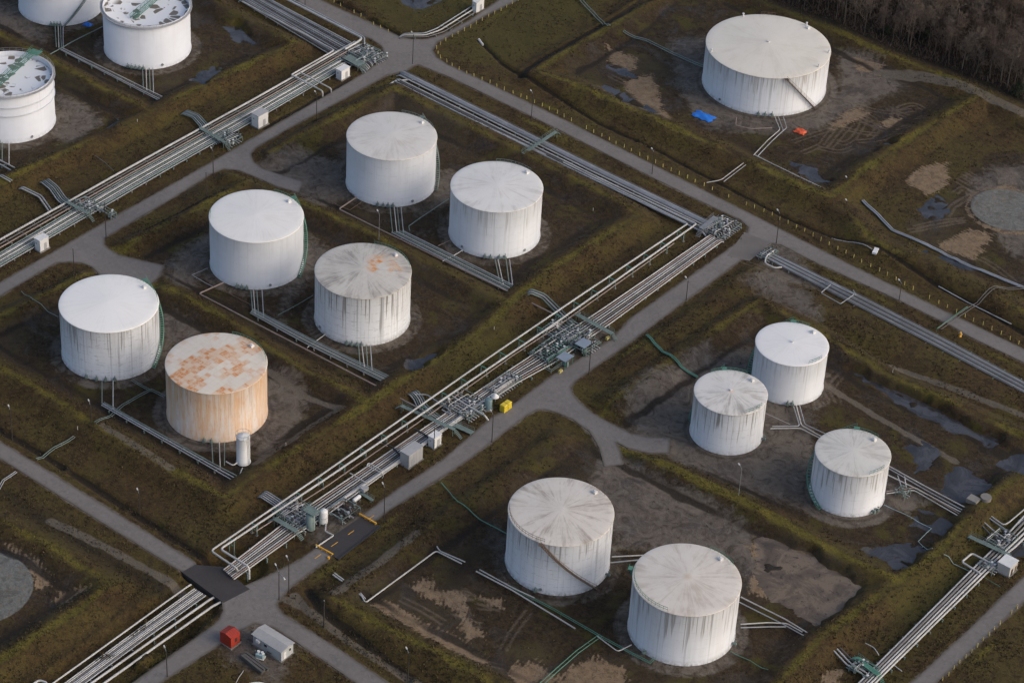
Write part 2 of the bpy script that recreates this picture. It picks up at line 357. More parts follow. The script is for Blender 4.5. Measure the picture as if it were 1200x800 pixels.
GRAVEL = [
 [(65,108),(100,124),(122,142),(88,166),(55,156),(72,140)],
 [(192,310),(225,288),(250,272),(245,306),(226,336),(208,336),(196,326)],
 [(360,275),(385,292),(368,320),(330,362),(326,382),(338,330)],
 [(300,192),(345,178),(405,190),(408,232),(372,245),(340,222)],
 [(510,200),(540,200),(525,238),(490,252),(512,230)],
 [(185,362),(210,368),(238,388),(215,402),(192,400)],
 [(312,432),(345,440),(362,468),(340,508),(305,540),(300,500)],
 [(0,0),(30,10),(60,40),(50,50),(0,30),(-40,0)],
 [(700,540),(731,540),(762,556),(800,575),(850,600),(900,640),(925,672),(880,688),(850,650),(750,640),(722,640),(712,600),(690,570)],
 [(740,500),(735,460),(760,440),(800,430),(850,415),(880,402),(890,470),(950,480),(960,600),(900,582),(840,560),(785,535)],
 [(745,462),(785,452),(800,420),(830,405),(840,440),(800,500),(760,500)],
 [(785,45),(828,42),(825,100),(860,130),(940,135),(985,105),(985,60),(1020,68),(1062,100),(1020,118),(960,150),(905,155),(830,150),(800,110)],
 [(700,105),(735,115),(775,135),(782,142),(740,128)],
 [(255,752),(285,730),(312,728),(345,762),(325,800),(270,775)],
 [(515,470),(560,478),(542,500),(518,495)],
 [(625,395),(700,368),(712,392),(660,430)],
 [(358,612),(410,580),(424,600),(372,640)],
 [(1020,560),(1040,555),(1085,585),(1070,600),(1030,590)],
 [(1140,210),(1165,195),(1240,190),(1240,300),(1190,300),(1165,265),(1140,240)],
 [(900,275),(930,285),(960,340),(915,330),(885,300)],
 [(870,330),(900,318),(950,350),(960,375),(910,358)],
]
SAND = [
 [(440,707),(462,705),(495,728),(532,740),(545,755),(575,775),(562,780),(525,763),(495,748),(460,725)],
 [(480,687),(500,674),(512,690),(538,692),(550,720),(562,735),(570,742),(550,750),(540,735),(532,708),(500,700)],
 [(560,698),(588,700),(588,712)],
 [(595,778),(628,775),(660,797),(600,805)], [(668,780),(696,767),(728,780),(732,805),(650,805)],
 [(732,95),(763,87),(784,142),(752,125)], [(712,55),(745,68),(740,90),(718,80)],
 [(985,132),(1005,126),(1020,132),(1000,142),(975,150)], [(1040,135),(1060,138),(1050,150),(1030,148)],
 [(1002,68),(1040,78),(1034,88),(1005,80)],
 [(880,640),(900,630),(915,650),(890,655)], [(878,670),(900,665),(898,700),(875,692)],
 [(1165,220),(1190,215),(1195,228),(1162,248),(1150,240)], [(1100,288),(1138,268),(1165,275),(1140,303)],
 [(965,790),(985,785),(980,800),(960,805)],
 [(1060,212),(1075,195),(1110,190),(1110,215),(1085,228)],
 [(10,640),(45,655),(60,685),(45,688),(25,660)],
 [(75,690),(100,690),(80,706),(55,706)],
]
LUSH = [[(380,-20),(430,5),(475,38),(520,38),(560,15),(600,-10),(500,-60)],[(520,48),(600,0),(640,-20),(740,-20),(640,60),(600,75),(560,70)],[(150,62),(250,40),(240,80),(180,100)],
 [(500,430),(600,380),(650,380),(560,470)],[(1050,700),(1150,620),(1200,600),(1100,740),(1040,790)],[(700,640),(740,640),(735,690),(690,690)]]
PAD = []   # circles: x, y, r in metres
TRACKS = [[(1000,120),(1020,128),(1045,132),(1070,128)],[(1000,135),(1022,145),(1045,150),(1066,150)],[(990,150),(1010,155),(1030,157)],[(1012,122),(1015,135),(1008,150)],[(1050,122),(1048,135),(1056,148)],[(960,172),(985,178),(1000,172)],[(930,165),(950,158),(975,150)],[(940,178),(960,170)],[(735,100),(750,118),(765,135)],[(742,96),(757,114),(772,132)],[(715,88),(735,98),(750,100)],[(620,715),(600,740),(590,760)],[(535,765),(560,775),(590,780)],[(470,700),(495,712),(520,728)],[(730,555),(770,575),(820,600)],[(738,552),(780,572),(830,596)],[(880,520),(900,545),(940,560)],[(870,525),(890,550),(930,566)],[(975,470),(965,450),(980,435)],[(983,470),(973,452),(988,438)], # tyre marks
 [(963,168),(975,152),(985,140),(998,128)], [(968,170),(980,155),(990,143),(1003,131)], [(973,172),(985,158),(996,146)], [(980,165),(990,168),(1002,160),(1008,150)],
 [(1000,130),(1025,137),(1030,150),(1020,160)], [(1005,165),(1030,163),(1045,160)], [(1040,125),(1060,135),(1085,140)], [(1010,140),(1028,148),(1060,162)], [(1048,128),(1070,120),(1085,128)],
 [(530,690),(540,705),(548,715),(545,722),(532,716)], [(538,689),(546,700),(552,698)], [(543,690),(550,697),(556,699)], [(560,703),(575,708),(588,713)], [(562,709),(575,711),(588,709)], [(548,725),(556,730),(565,731)], [(522,693),(532,705),(540,712)],
 [(1120,225),(1128,218),(1140,228),(1132,235)],
 [(1065,270),(1100,263),(1130,258)], [(1072,266),(1100,259),(1131,256)],[(1120,240),(1130,233),(1142,226)],
 [(1128,205),(1140,212)],[(1131,203),(1143,210)],[(1134,201),(1146,208)],[(1125,208),(1137,215)],[(1122,211),(1134,218)],
 [(1110,252),(1118,238),(1140,228),(1160,215)],[(860,300),(900,320)],
 [(1016,62),(1012,78)],[(1026,66),(1022,80)],[(1034,70),(1030,82)],
 [(925,688),(905,668),(890,655)], [(1150,302),(1165,310),(1190,330)],
]
PATHS = [ # worn strips, half width m
 (.7, [(60,610),(112,635),(160,660),(212,688)]), (.8, [(487,630),(445,662),(392,700)]), (.5, [(345,697),(360,715),(400,745),(430,765),(490,800)]),
 (.9, [(1040,88),(1080,94),(1120,105),(1160,122),(1200,140),(1240,160)]), (1.5, [(1030,84),(1080,92),(1130,106),(1200,137),(1250,162)]),
 (.6, [(325,700),(340,704),(352,710)]), (.4, [(315,435),(360,465),(400,480),(365,500),(340,520),(300,545)]), (.4,[(950,440),(1050,500),(1120,540)]),
 (.4, [(1045,430),(1100,450),(1200,490)]), (.4,[(690,505),(676,482),(668,462)]), (.5,[(120,505),(200,555)]),
]
# standing water: (material, level, [outline])
POOLS = [
 ('water', -.33, [(1065,520),(1090,522),(1108,540),(1113,550),(1075,555),(1072,535)]),
 ('water', -.33, [(1107,565),(1125,550),(1160,570),(1140,592),(1100,575)]),
 ('water', -.33, [(1137,522),(1160,522),(1200,530),(1215,550),(1200,560),(1175,545),(1160,535)]),
 ('water', -.33, [(1000,438),(1050,457),(1090,478),(1135,500),(1170,515),(1160,520),(1130,510),(1085,486),(1045,465)]),
 ('water', -.33, [(1070,622),(1082,600),(1115,615),(1095,638),(1075,632)]),
 ('water', -.33, [(1018,645),(1050,640),(1083,643),(1055,666),(1030,655)]),
 ('brownwater', -.33, [(893,630),(920,636),(950,650),(985,668),(1012,688),(985,715),(955,732),(930,715),(900,700),(885,672)]),
 ('water', -.30, [(462,-8),(487,13),(515,-2),(540,-30),(500,-40),(455,-30)]),
 ('water', -.33, [(262,32),(280,48),(300,50),(285,35)]), ('water', -.33, [(222,95),(250,80),(262,84),(235,102)]),
 ('water', -.33, [(120,132),(138,142),(118,156),(105,160),(125,146)]),
 ('water', -.33, [(707,102),(740,118),(770,135),(740,126)]), ('water', -.33, [(713,79),(728,80),(742,90),(730,88)]),
  ('water', -.33, [(1020,172),(1035,168),(1045,172),(1025,180)]),
 ('water', -.33, [(1080,245),(1100,232),(1108,248),(1092,256)]), ('water', -.33, [(930,192),(955,200),(975,215),(950,212)]),
 ('water', -.33, [(478,425),(500,415),(520,410),(500,430),(482,435)]),
 
 ('water', -.33, [(1085,296),(1110,300),(1140,315),(1110,308)]), ('water', -.33, [(1178,640),(1190,632),(1195,645),(1180,650)]),

]
ROADS = [  # outlines
 ('left', 0.000, [(-60,383),(0,347),(57,313),(67,308),(82,307),(96,308),(108,313),(117,322),(118,335),(150,345),(175,335),(187,324),(192,311),(165,305),(140,299),(128,292),(122,286),(123,279),(160,257),(205,231),(246,205),(262,198),(280,200),(300,208),(325,219),(350,226),(356,213),(330,205),(308,198),(297,190),(294,180),(300,173),(345,147),(400,118),(458,86),(475,83),(470,60),(450,62),(440,76),(425,87),(300,160),(225,203),(120,262),(0,331),(-60,366)]),
 ('top', .004, [(340,-20),(350,3),(375,20),(410,38),(435,46),(447,54),(450,62),(447,70),(438,80),(455,88),(475,84),(484,78),(490,76),(500,80),(530,92),(650,150),(750,201),(812,232),(868,258),(877,266),(874,278),(852,292),(865,305),(880,298),(890,288),(902,285),(915,287),(950,305),(1053,352),(1117,383),(1137,395),(1200,425),(1270,462),(1270,445),(1200,409),(1100,361),(1000,312),(900,261),(775,198),(650,135),(560,92),(525,76),(512,68),(507,60),(512,50),(535,38),(570,18),(607,0),(640,-20),(615,-20),(585,0),(550,24),(520,40),(500,46),(482,46),(468,43),(440,30),(375,0),(350,-18)]),
 ('center', .008, [(855,291),(740,372),(717,397),(647,440),(600,475),(575,490),(517,540),(470,570),(424,604),(374,639),(352,655),(313,675),(287,686),(260,705),(261,715),(258,724),(250,732),(155,800),(100,840),(135,840),(195,795),(255,757),(275,742),(298,730),(320,735),(347,752),(417,800),(450,830),(500,830),(455,800),(400,762),(330,718),(324,708),(330,700),(342,687),(383,656),(450,602),(547,540),(600,500),(618,486),(630,480),(640,480),(652,483),(672,492),(690,505),(702,524),(708,547),(731,544),(727,530),(722,518),(735,525),(760,531),(784,531),(786,513),(760,512),(740,508),(714,495),(695,484),(680,472),(671,462),(669,454),(675,446),(740,400),(800,355),(877,299),(890,286)]),
 ('lower_left', .000, [(-60,482),(0,517),(60,554),(135,600),(231,660),(215,671),(160,637),(100,600),(0,537),(-60,501)]),
 ('lower_right', .000, [(1020,844),(1067,800),(1130,742),(1200,675),(1260,620),(1290,625),(1200,705),(1097,800),(1050,844)]),
]
# ---------------------------------------------------------------- terrain
X0, X1, Y0, Y1, ST = -260., 200., -215., 262., .5
xs = np.arange(X0, X1+.01, ST); ys = np.arange(Y0, Y1+.01, ST)
GX, GY = np.meshgrid(xs, ys, indexing='ij'); nx, ny = GX.shape
def win(pts, m):
    a = np.array([[p[0], p[1]] for p in pts]); lo = a.min(0)-m; hi = a.max(0)+m
    i0, i1 = np.clip([(lo[0]-X0)/ST, (hi[0]-X0)/ST+2], 0, nx).astype(int); j0, j1 = np.clip([(lo[1]-Y0)/ST, (hi[1]-Y0)/ST+2], 0, ny).astype(int)
    return slice(i0, i1), slice(j0, j1)
def segd(x, y, a, b):
    dx, dy = b[0]-a[0], b[1]-a[1]; L = dx*dx+dy*dy+1e-9
    t = np.clip(((x-a[0])*dx+(y-a[1])*dy)/L, 0, 1); return np.hypot(x-a[0]-t*dx, y-a[1]-t*dy)
def linedist(pts, m):
    D = np.full((nx, ny), 1e3)
    for a, b in zip(pts[:-1], pts[1:]):
        s = win([a, b], m); D[s] = np.minimum(D[s], segd(GX[s], GY[s], a, b))
    return D
def polysd(pts, m=8.):
    """signed distance, inside positive, clamped to m"""
    s = win(pts, m); x, y = GX[s], GY[s]; D = np.full(x.shape, 1e3); ins = np.zeros(x.shape, bool)
    n = len(pts)
    for i in range(n):
        a, b = pts[i], pts[(i+1) % n]; D = np.minimum(D, segd(x, y, a, b))
        if a[1] != b[1]:
            c = ((a[1] > y) != (b[1] > y)) & (x < (b[0]-a[0])*(y-a[1])/(b[1]-a[1])+a[0]); ins ^= c
    R = np.full((nx, ny), -m); R[s] = np.clip(np.where(ins, D, -D), -m, m); return R
rng = np.random.RandomState(3)
def vnoise(scale, seed):
    r = np.random.RandomState(seed); gx = (GX-X0)/scale; gy = (GY-Y0)/scale
    T = r.rand(int(gx.max())+3, int(gy.max())+3); i = gx.astype(int); j = gy.astype(int); u = gx-i; v = gy-j
    u = u*u*(3-2*u); v = v*v*(3-2*v)
    return (T[i, j]*(1-u)+T[i+1, j]*u)*(1-v)+(T[i, j+1]*(1-u)+T[i+1, j+1]*u)*v-.5
N1, N2, N3, N4 = vnoise(11, 1), vnoise(4.3, 2), vnoise(1.7, 3), vnoise(27, 4)
WX = N1*2.2+N2*1.2; WY = vnoise(11, 9)*2.2+vnoise(4.3, 8)*1.2
road_sd = np.full((nx, ny), -12.)
ROADW = {}
for nme, dz, pl in ROADS:
    w_ = [P(*q)[:2] for q in pl]; ROADW[nme] = w_; road_sd = np.maximum(road_sd, polysd(w_, 12.))
road_out = -road_sd                        # distance outside roads
patchw = [P(*q)[:2] for q in [(231, 660), (287, 686), (260, 704), (215, 671)]]
road_out = np.minimum(road_out, -polysd(patchw, 12.))
N5 = vnoise(1.0, 55); N6 = vnoise(2.3, 56)
Hh = .26*N1+.20*N2+.10*N3+.06*N5+.10*N6-.12+.1*N4
mud = np.zeros((nx, ny)); 
for pl in MUD: mud = np.maximum(mud, .5+polysd([P(*q)[:2] for q in pl])/12)
mudm = np.clip((mud-.45)/.2, 0, 1)
Hh = Hh*(1-mudm)+(-.28+.16*N1+.16*N2+.05*N3)*mudm
moss = np.zeros((nx, ny)); bank = np.zeros((nx, ny))
for h, w0, w1, mo, pl in BANKS:
    D = linedist([P(q[0], q[1], h)[:2] for q in pl], w1+6)
    D = D+N2*.9+N3*.35
    p_ = np.clip(1-(D-w0)/w1, 0, 1); prof = h*(p_*p_*(3-2*p_)); bank = np.maximum(bank, prof*(1+.22*N2+.07*N3+.06*N6))
    moss = np.maximum(moss, mo*np.clip(1-(D-.1)/2.6, 0, 1)*(.78+.7*N1))
    foot = np.exp(-((D-(w1+.6))/1.6)**2)*mudm*(.68+.6*N1); FOOT = foot if 'FOOT' not in globals() else np.maximum(FOOT, foot)
nearroad = np.clip((road_out-.6)/4.5, 0, 1); nearroad = nearroad*nearroad*(3-2*nearroad)
Hh = Hh+bank*nearroad
wet = np.clip(FOOT, 0, 1)
for d, w0, w1, pl in DITCH:
    D = linedist([P(*q)[:2] for q in pl], w0+w1+4)+N3*.3
    pr = np.clip(1-(D-w0)/w1, 0, 1); Hh = Hh-d*pr*np.clip(road_out/1.5, 0, 1); wet = np.maximum(wet, np.clip(1.05-(D-w0)/(w1*.8), 0, 1))
for d, w0, w1, pl in TRENCH:
    D = linedist([P(*q)[:2] for q in pl], w0+w1+1)
    pr = np.clip(1-(D-w0)/w1, 0, 1); Hh = Hh-np.where(D < w0+w1, d*pr*np.clip(road_out/.8, 0, 1), 0)
for pl in WET: wet = np.maximum(wet, .46+polysd([P(*q)[:2] for q in pl])/18)
def zone(lst, k=10.):
    A = np.zeros((nx, ny))
    for pl in lst: A = np.maximum(A, np.clip(.5+polysd([P(*q)[:2] for q in pl])/k, 0, 1))
    return A
gravel = zone(GRAVEL, 16.); sand = zone(SAND, 11.); lush = zone(LUSH, 14.)
# ring of gravel round every tank and the empty pads
TANKS = {'T1': (-202.9, 38.3, 12.25, 14.5), 'T2': (-167.3, 38.7, 12.4, 14.0), 'T3': (-166.1, -14.7, 11.9, 15.0), 'T4': (-69.7, 33.6, 12, 14.7), 'T5': (-33.9, 34.2, 12, 14.45),
 'T6': (-69.9, -18.4, 11.95, 14.45), 'T7': (-34.1, -17.8, 11.95, 14.35), 'T8': (-69.8, -70.2, 11.95, 14.45), 'T9': (-34.1, -69.8, 11.95, 14.4), 'T10': (-25.7, 146.5, 17.8, 12.4),
 'T11': (60.6, 33.0, 8.9, 11.9), 'T12': (60.9, 6.8, 8.7, 12.0), 'T13': (95.2, 7.5, 8.75, 12.0), 'T14': (59.9, -57.2, 11.75, 14.4), 'T15': (94.2, -56.6, 11.75, 14.4)}
pad = np.zeros((nx, ny)); dark = {}
for k, (tx, ty, tr, th_) in TANKS.items():
    D = np.hypot(GX-tx, GY-ty)-tr
    amt = {'T9': .62, 'T8': .5, 'T12': .66, 'T13': .66, 'T10': .7, 'T14': .5, 'T15': .55}.get(k, .52)
    gravel = np.maximum(gravel, np.clip(amt+.1-(np.abs(D-1.2)-1.2)/4, 0, amt))
    Hh = np.where(D < 2.5, Hh*np.clip(D/2.5, 0, 1)*.999+.0, Hh)
    if k in ('T9', 'T12', 'T14', 'T13', 'T10'): wet = np.maximum(wet, np.clip(.62-np.abs(D-1.3)/2.2, 0, .5))
padc = P(-28, 688); padg = P(1181, 246); c2 = P(300, 845)
for (cx, cy), r in (((padc[0], padc[1]), 12.4), ((padg[0], padg[1]), 10.0)):
    D = np.hypot(GX-cx, GY-cy)-r; pad = np.maximum(pad, np.clip(.5-D/4, 0, 1)); Hh = np.where(D < 1.5, Hh*np.clip(D/1.5, 0, 1)+.12*(1-np.clip(D/1.5, 0, 1)), Hh)
    sand = np.maximum(sand, np.clip(.62-np.abs(D-1)/3.5, 0, 1)*(r < 11))
trk = np.zeros((nx, ny))
def chaikin(q, n=3):
    for _ in range(n):
        r = [q[0]]
        for a, b in zip(q[:-1], q[1:]): r += [tuple(.75*u+.25*v for u, v in zip(a, b)), tuple(.25*u+.75*v for u, v in zip(a, b))]
        q = r+[q[-1]]
    return q
for pl in TRACKS:
    w_ = [Vector(P(*q)[:2]) for q in chaikin(pl)]
    for off in (-.75, .75):       # two wheels
        o_ = []
        for i, v in enumerate(w_): d = (w_[min(i+1, len(w_)-1)]-w_[max(i-1, 0)]).normalized(); o_.append((v.x-d.y*off, v.y+d.x*off))
        trk = np.maximum(trk, np.clip(1-linedist(o_, 3)/.75, 0, 1))
path = np.zeros((nx, ny))
for w0, pl in PATHS: path = np.maximum(path, np.clip(1-(linedist([P(*q)[:2] for q in pl], 5)+N3*.5-w0*.6)/1.3, 0, 1))
# pools are hollows
pool_sd = np.full((nx, ny), -8.)
for mt_, lv, pl in POOLS:
    sdp = polysd([P(q[0], q[1], lv)[:2] for q in pl])+N2*3.2+N3*1.6+N1*1.5
    s_ = np.clip((sdp+2.0)/2.4, 0, 1); s_ = s_*s_*(3-2*s_)
    Hh = np.where(sdp > -2.4, Hh*(1-s_)+(lv-.22)*s_, Hh); wet = np.maximum(wet, np.clip(.5+sdp/3, 0, 1)*.8)
    gravel = np.where(sdp > -1.2, np.minimum(gravel, .35), gravel); pool_sd = np.maximum(pool_sd, sdp)
    Hh = np.where((sdp < -.7) & (sdp > -7.) & (Hh < lv+.10), lv+.10+.03*N3, Hh)
# flat bed under the carriageways, shoulder beside them
rb = np.clip(road_out/1.6, 0, 1); Hh = np.where(road_out < 1.6, Hh*rb+(-.02)*(1-rb), Hh)
Hh = np.where(road_out < -.3, -.25, Hh)
inpatch = polysd(patchw, 3.) > -.6; Hh = np.where(inpatch, -1.6, Hh)
gravel = np.maximum(gravel, np.clip(.66-np.maximum(road_out, 0)/1.8, 0, 1))
verge = np.clip(1-np.abs(road_out-2.4)/2.2, 0, 1)*(N1+.22)*1.3
moss = np.maximum(moss, np.where(road_out < 5, verge, 0))
def ht(x, y):
    i = min(max((x-X0)/ST, 0), nx-1.001); j = min(max((y-Y0)/ST, 0), ny-1.001); a, b = int(i), int(j); u, v = i-a, j-b
    return float((Hh[a, b]*(1-u)+Hh[a+1, b]*u)*(1-v)+(Hh[a, b+1]*(1-u)+Hh[a+1, b+1]*u)*v)
def G(x, y, dz=0.):
    """picture measurement -> point standing dz above the terrain"""
    z = dz
    for _ in range(6): q = P(x, y, z); z = max(ht(q[0], q[1]), -.3)+dz
    return (q[0], q[1], z)
# widen the sheet to the horizon: outer rings of coordinates
ex = np.concatenate([[-6000, -2500, -1200, -700, -450, -330], xs, [280, 420, 700, 1300, 2600, 6000]])
ey = np.concatenate([[-6000, -2500, -1200, -700, -420, -290], ys, [330, 450, 720, 1300, 2600, 6000]])
def ext(A, val=None):
    B = np.pad(A, 6, mode='edge')
    return B
EX, EY = np.meshgrid(ex, ey, indexing='ij'); EH = ext(Hh); a, b = EX.shape
co = np.stack([EX, EY, EH], -1).reshape(-1, 3).astype(np.float32)
I = np.arange(a*b).reshape(a, b); Q = np.stack([I[:-1, :-1], I[1:, :-1], I[1:, 1:], I[:-1, 1:]], -1).reshape(-1, 4)
me = bpy.data.meshes.new('ground'); me.vertices.add(a*b); me.vertices.foreach_set('co', co.ravel())
me.loops.add(Q.size); me.loops.foreach_set('vertex_index', Q.ravel().astype(np.int32)); me.polygons.add(len(Q))
me.polygons.foreach_set('loop_start', np.arange(0, Q.size, 4, dtype=np.int32)); me.polygons.foreach_set('loop_total', np.full(len(Q), 4, np.int32))
me.polygons.foreach_set('use_smooth', np.ones(len(Q), bool)); me.update(calc_edges=True); me.validate()
for nme, A in (('mud', mud), ('gravel', gravel), ('sand', sand), ('moss', moss), ('lush', lush), ('wet', wet), ('track', trk), ('path', path), ('pad', pad)):
    at_ = me.attributes.new(nme, 'FLOAT', 'POINT'); at_.data.foreach_set('value', ext(A).ravel().astype(np.float32))
me.materials.append(MT['ground']); go = bpy.data.objects.new('ground', me); COL.objects.link(go); tag(go, kind='structure')

# ---------------------------------------------------------------- roads
# one sheet of asphalt cut along the surveyed outlines (marching squares on the distance field)
FD = road_sd+.16*vnoise(1.1, 31)+.12*N3
rv = {}; rverts = []; rfaces = []; redge = []
def rvert(x, y, e, up=True):
    k = (round(x, 3), round(y, 3), up)
    if k not in rv: rv[k] = len(rverts); rverts.append((x, y, .05 if up else -.3)); redge.append(e)
    return rv[k]
ii, jj = np.nonzero((FD[:-1, :-1] > 0) | (FD[1:, :-1] > 0) | (FD[1:, 1:] > 0) | (FD[:-1, 1:] > 0))
for i, j in zip(ii.tolist(), jj.tolist()):
    cs = [(i, j), (i+1, j), (i+1, j+1), (i, j+1)]; poly = []; cut = []
    for k in range(4):
        p, q = cs[k], cs[(k+1) % 4]; fp, fq = FD[p], FD[q]
        if fp > 0: poly.append((xs[p[0]], ys[p[1]], fp))
        if (fp > 0) != (fq > 0):
            u = fp/(fp-fq); x = xs[p[0]]*(1-u)+xs[q[0]]*u; y = ys[p[1]]*(1-u)+ys[q[1]]*u; poly.append((x, y, 0.)); cut.append((len(poly)-1, fp > 0))
    if len(poly) < 3: continue
    idx = [rvert(x, y, max(0., 1-f/1.6)) for x, y, f in poly]
    if len(set(idx)) < 3: continue
    rfaces.append(tuple(dict.fromkeys(idx)))
    if len(cut) == 2:
        a_, b_ = cut[0][0], cut[1][0]
        if not cut[0][1]: a_, b_ = b_, a_
        A_, B_ = poly[a_], poly[b_]
        f4 = (idx[b_], idx[a_], rvert(A_[0], A_[1], 1., False), rvert(B_[0], B_[1], 1., False))
        if len(set(f4)) == 4: rfaces.append(f4)
me = bpy.data.meshes.new('road'); me.from_pydata(rverts, [], rfaces); at_ = me.attributes.new('edge', 'FLOAT', 'POINT'); at_.data.foreach_set('value', np.array(redge, np.float32))
me.materials.append(MT['asphalt']); o = bpy.data.objects.new('road', me); COL.objects.link(o); tag(o, kind='structure')
# resurfaced slab carrying the side road over the pipe trench
def slab(name, quad, z0, z1, mat, **k):
    m = MB(); n = len(quad); m.add([(x, y, z0) for x, y in quad]+[(x, y, z1) for x, y in quad], [tuple(range(n))[::-1], tuple(range(n, 2*n))]+[(i, (i+1) % n, n+(i+1) % n, n+i) for i in range(n)])
    return m.build(name, mat, **k)
slab('road_over_trench', [P(*q)[:2] for q in [(229, 661.5), (262, 664), (287, 686), (293, 690), (262, 706), (213, 670)][::-1]], -1.7, .062, 'darkasphalt', kind='structure')
slab('road_patch', [P(*q)[:2] for q in [(372, 640), (424, 605), (446, 617), (396, 655)][::-1]], .0, .064, 'darkasphalt', kind='structure')
slab('old_road_patch', [P(*q)[:2] for q in [(852, 300), (872, 272), (905, 285), (878, 306)][::-1]], .0, .068, 'oldpatch', kind='structure')
# yellow lane dashes on the patch
for i, (a_, b_) in enumerate([((431, 608.5), (438.5, 603.5)), ((408, 626), (415, 621)), ((388, 640), (396, 634.5)), ((369, 654), (376, 649))]):
    A, B = Vector(P(*a_, .075)), Vector(P(*b_, .075)); d = (B-A).normalized(); n_ = Vector((-d.y, d.x, 0))*.09
    MB().add([A-n_, B-n_, B+n_, A+n_], [(0, 1, 2, 3)]).build('lane_dash', 'orange', kind='structure')
# pools
for k_, (mt_, lv, pl) in enumerate(POOLS):
    lz = lv+.006*(k_ % 12); w_ = [Vector(P(q[0], q[1], lv)[:2]) for q in pl]; c_ = sum(w_, Vector((0, 0)))/len(w_)
    w_ = [v+(v-c_).normalized()*3.6 for v in w_]
    bm = bmesh.new(); f = bm.faces.new([bm.verts.new((v.x, v.y, lz)) for v in w_])
    bm.normal_update()
    if f.normal.z < 0: f.normal_flip()
    bmesh.ops.triangulate(bm, faces=[f]); me = bpy.data.meshes.new('puddle'); bm.to_mesh(me); bm.free(); me.materials.append(MT[mt_])
    o = bpy.data.objects.new('puddle_water', me); COL.objects.link(o); tag(o, kind='structure')
# ---------------------------------------------------------------- storage tanks
def wallmat(name, base, streak=.5, low=(.16, .15, .14), top=1., seams=.3, rust=0., h=14.4, R=12., tint=(1, 1, 1), seed=0., bottom=.5, dashes=0.):
    t = NT(name); o = t.objc(); x, y, z = t.sep(o)
    r = t.math('SQRT', t.math('ADD', t.math('MULTIPLY', x, x), t.math('MULTIPLY', y, y)))
    ux, uy = t.math('MULTIPLY', t.math('DIVIDE', x, r), R), t.math('MULTIPLY', t.math('DIVIDE', y, r), R)
    v = t.comb(t.math('ADD', ux, seed), uy, t.math('MULTIPLY', z, .05))
    s1 = t.noise(v, .9, 5, .75); s2 = t.noise(t.comb(t.math('ADD', ux, seed+9), uy, t.math('MULTIPLY', z, .15)), 2.2, 4, .7)
    big = t.noise(t.comb(t.math('ADD', ux, seed), uy, z), .16, 4, .6); fine = t.noise(t.comb(ux, uy, t.math('MULTIPLY', z, .8)), 1.4, 5, .7)
    hz = t.math('DIVIDE', z, h)                                 # 0 bottom .. 1 rim
    c = lin(base); c = t.mix(t.step(big, .35, .68, 0, .55), c, lin([b*k for b, k in zip(base, (.84, .83, .82))]))
    c = t.mix(t.step(s1, .46, .72, 0, .5*streak+.1), c, lin([b*k for b, k in zip(base, (.80, .77, .73))]))
    # plate courses and vertical seams, a line of grime each
    fr = t.math('FRACT', t.math('DIVIDE', z, 2.4)); ln = t.step(fr, .935, .975, 0, 1)
    c = t.mix(t.math('MULTIPLY', ln, t.math('MULTIPLY', t.step(fine, .47, .58), seams)), c, lin(low))
    ang = t.math('ARCTAN2', y, x); cr = t.math('FLOOR', t.math('DIVIDE', z, 2.4))
    fa = t.math('FRACT', t.math('ADD', t.math('MULTIPLY', ang, R/7.), t.math('MULTIPLY', cr, .37))); c = t.mix(t.math('MULTIPLY', t.step(fa, .985, .995), seams*.5), c, lin(low))
    # separate drips from the rim, each with a length of its own
    ln_ = t.step(t.noise(t.comb(t.math('ADD', ux, seed+5), uy, 0.), .8, 3, .7), .36, .68, .05, .62*top)
    line = t.noise(t.comb(t.math('ADD', ux, seed+9), uy, t.math('MULTIPLY', z, .015)), 2.1, 3, .6)
    line2 = t.noise(t.comb(t.math('ADD', ux, seed+15), uy, t.math('MULTIPLY', z, .008)), 1.25, 3, .6)
    e_ = t.math('SUBTRACT', hz, t.math('SUBTRACT', 1., ln_))
    dr = t.math('MULTIPLY', t.step(line, .535, .60), t.step(e_, -.02, .10, 0, streak))
    c = t.mix(dr, c, lin(low))
    dr2 = t.math('MULTIPLY', t.step(line2, .57, .62), t.step(e_, -.5, .1, .25*streak, .7*streak))
    c = t.mix(dr2, c, lin([b*.42 for b in base]))
    c = t.mix(t.math('MULTIPLY', t.step(hz, .93, 1.0), t.step(fine, .42, .6, 0, .55*streak)), c, lin(low))
    if dashes:
        n4 = t.noise(t.comb(t.math('MULTIPLY', ux, .35), t.math('MULTIPLY', uy, .35), t.math('MULTIPLY', z, 1.6)), 1.6, 4, .7)
        c = t.mix(t.step(n4, .60, .68, 0, dashes), c, lin((.2, .19, .185)))
    # splash and moss near the ground
    c = t.mix(t.math('MULTIPLY', t.step(hz, .10, .0), t.step(fine, .38, .66, 0, bottom)), c, (.12, .11, .085))
    if rust:
        q = t.noise(t.comb(ux, t.math('ADD', uy, seed), t.math('MULTIPLY', z, .10)), .55, 5, .75)
        c = t.mix(t.step(q, .40, .58, 0, rust), c, (.54, .31, .15)); c = t.mix(t.step(s2, .52, .74, 0, rust*.8), c, (.42, .21, .10))
        c = t.mix(t.step(s1, .54, .66, 0, .55), c, (.56, .50, .43))
    t.bump(big, .1, .3)
    return t.base(c, .5)
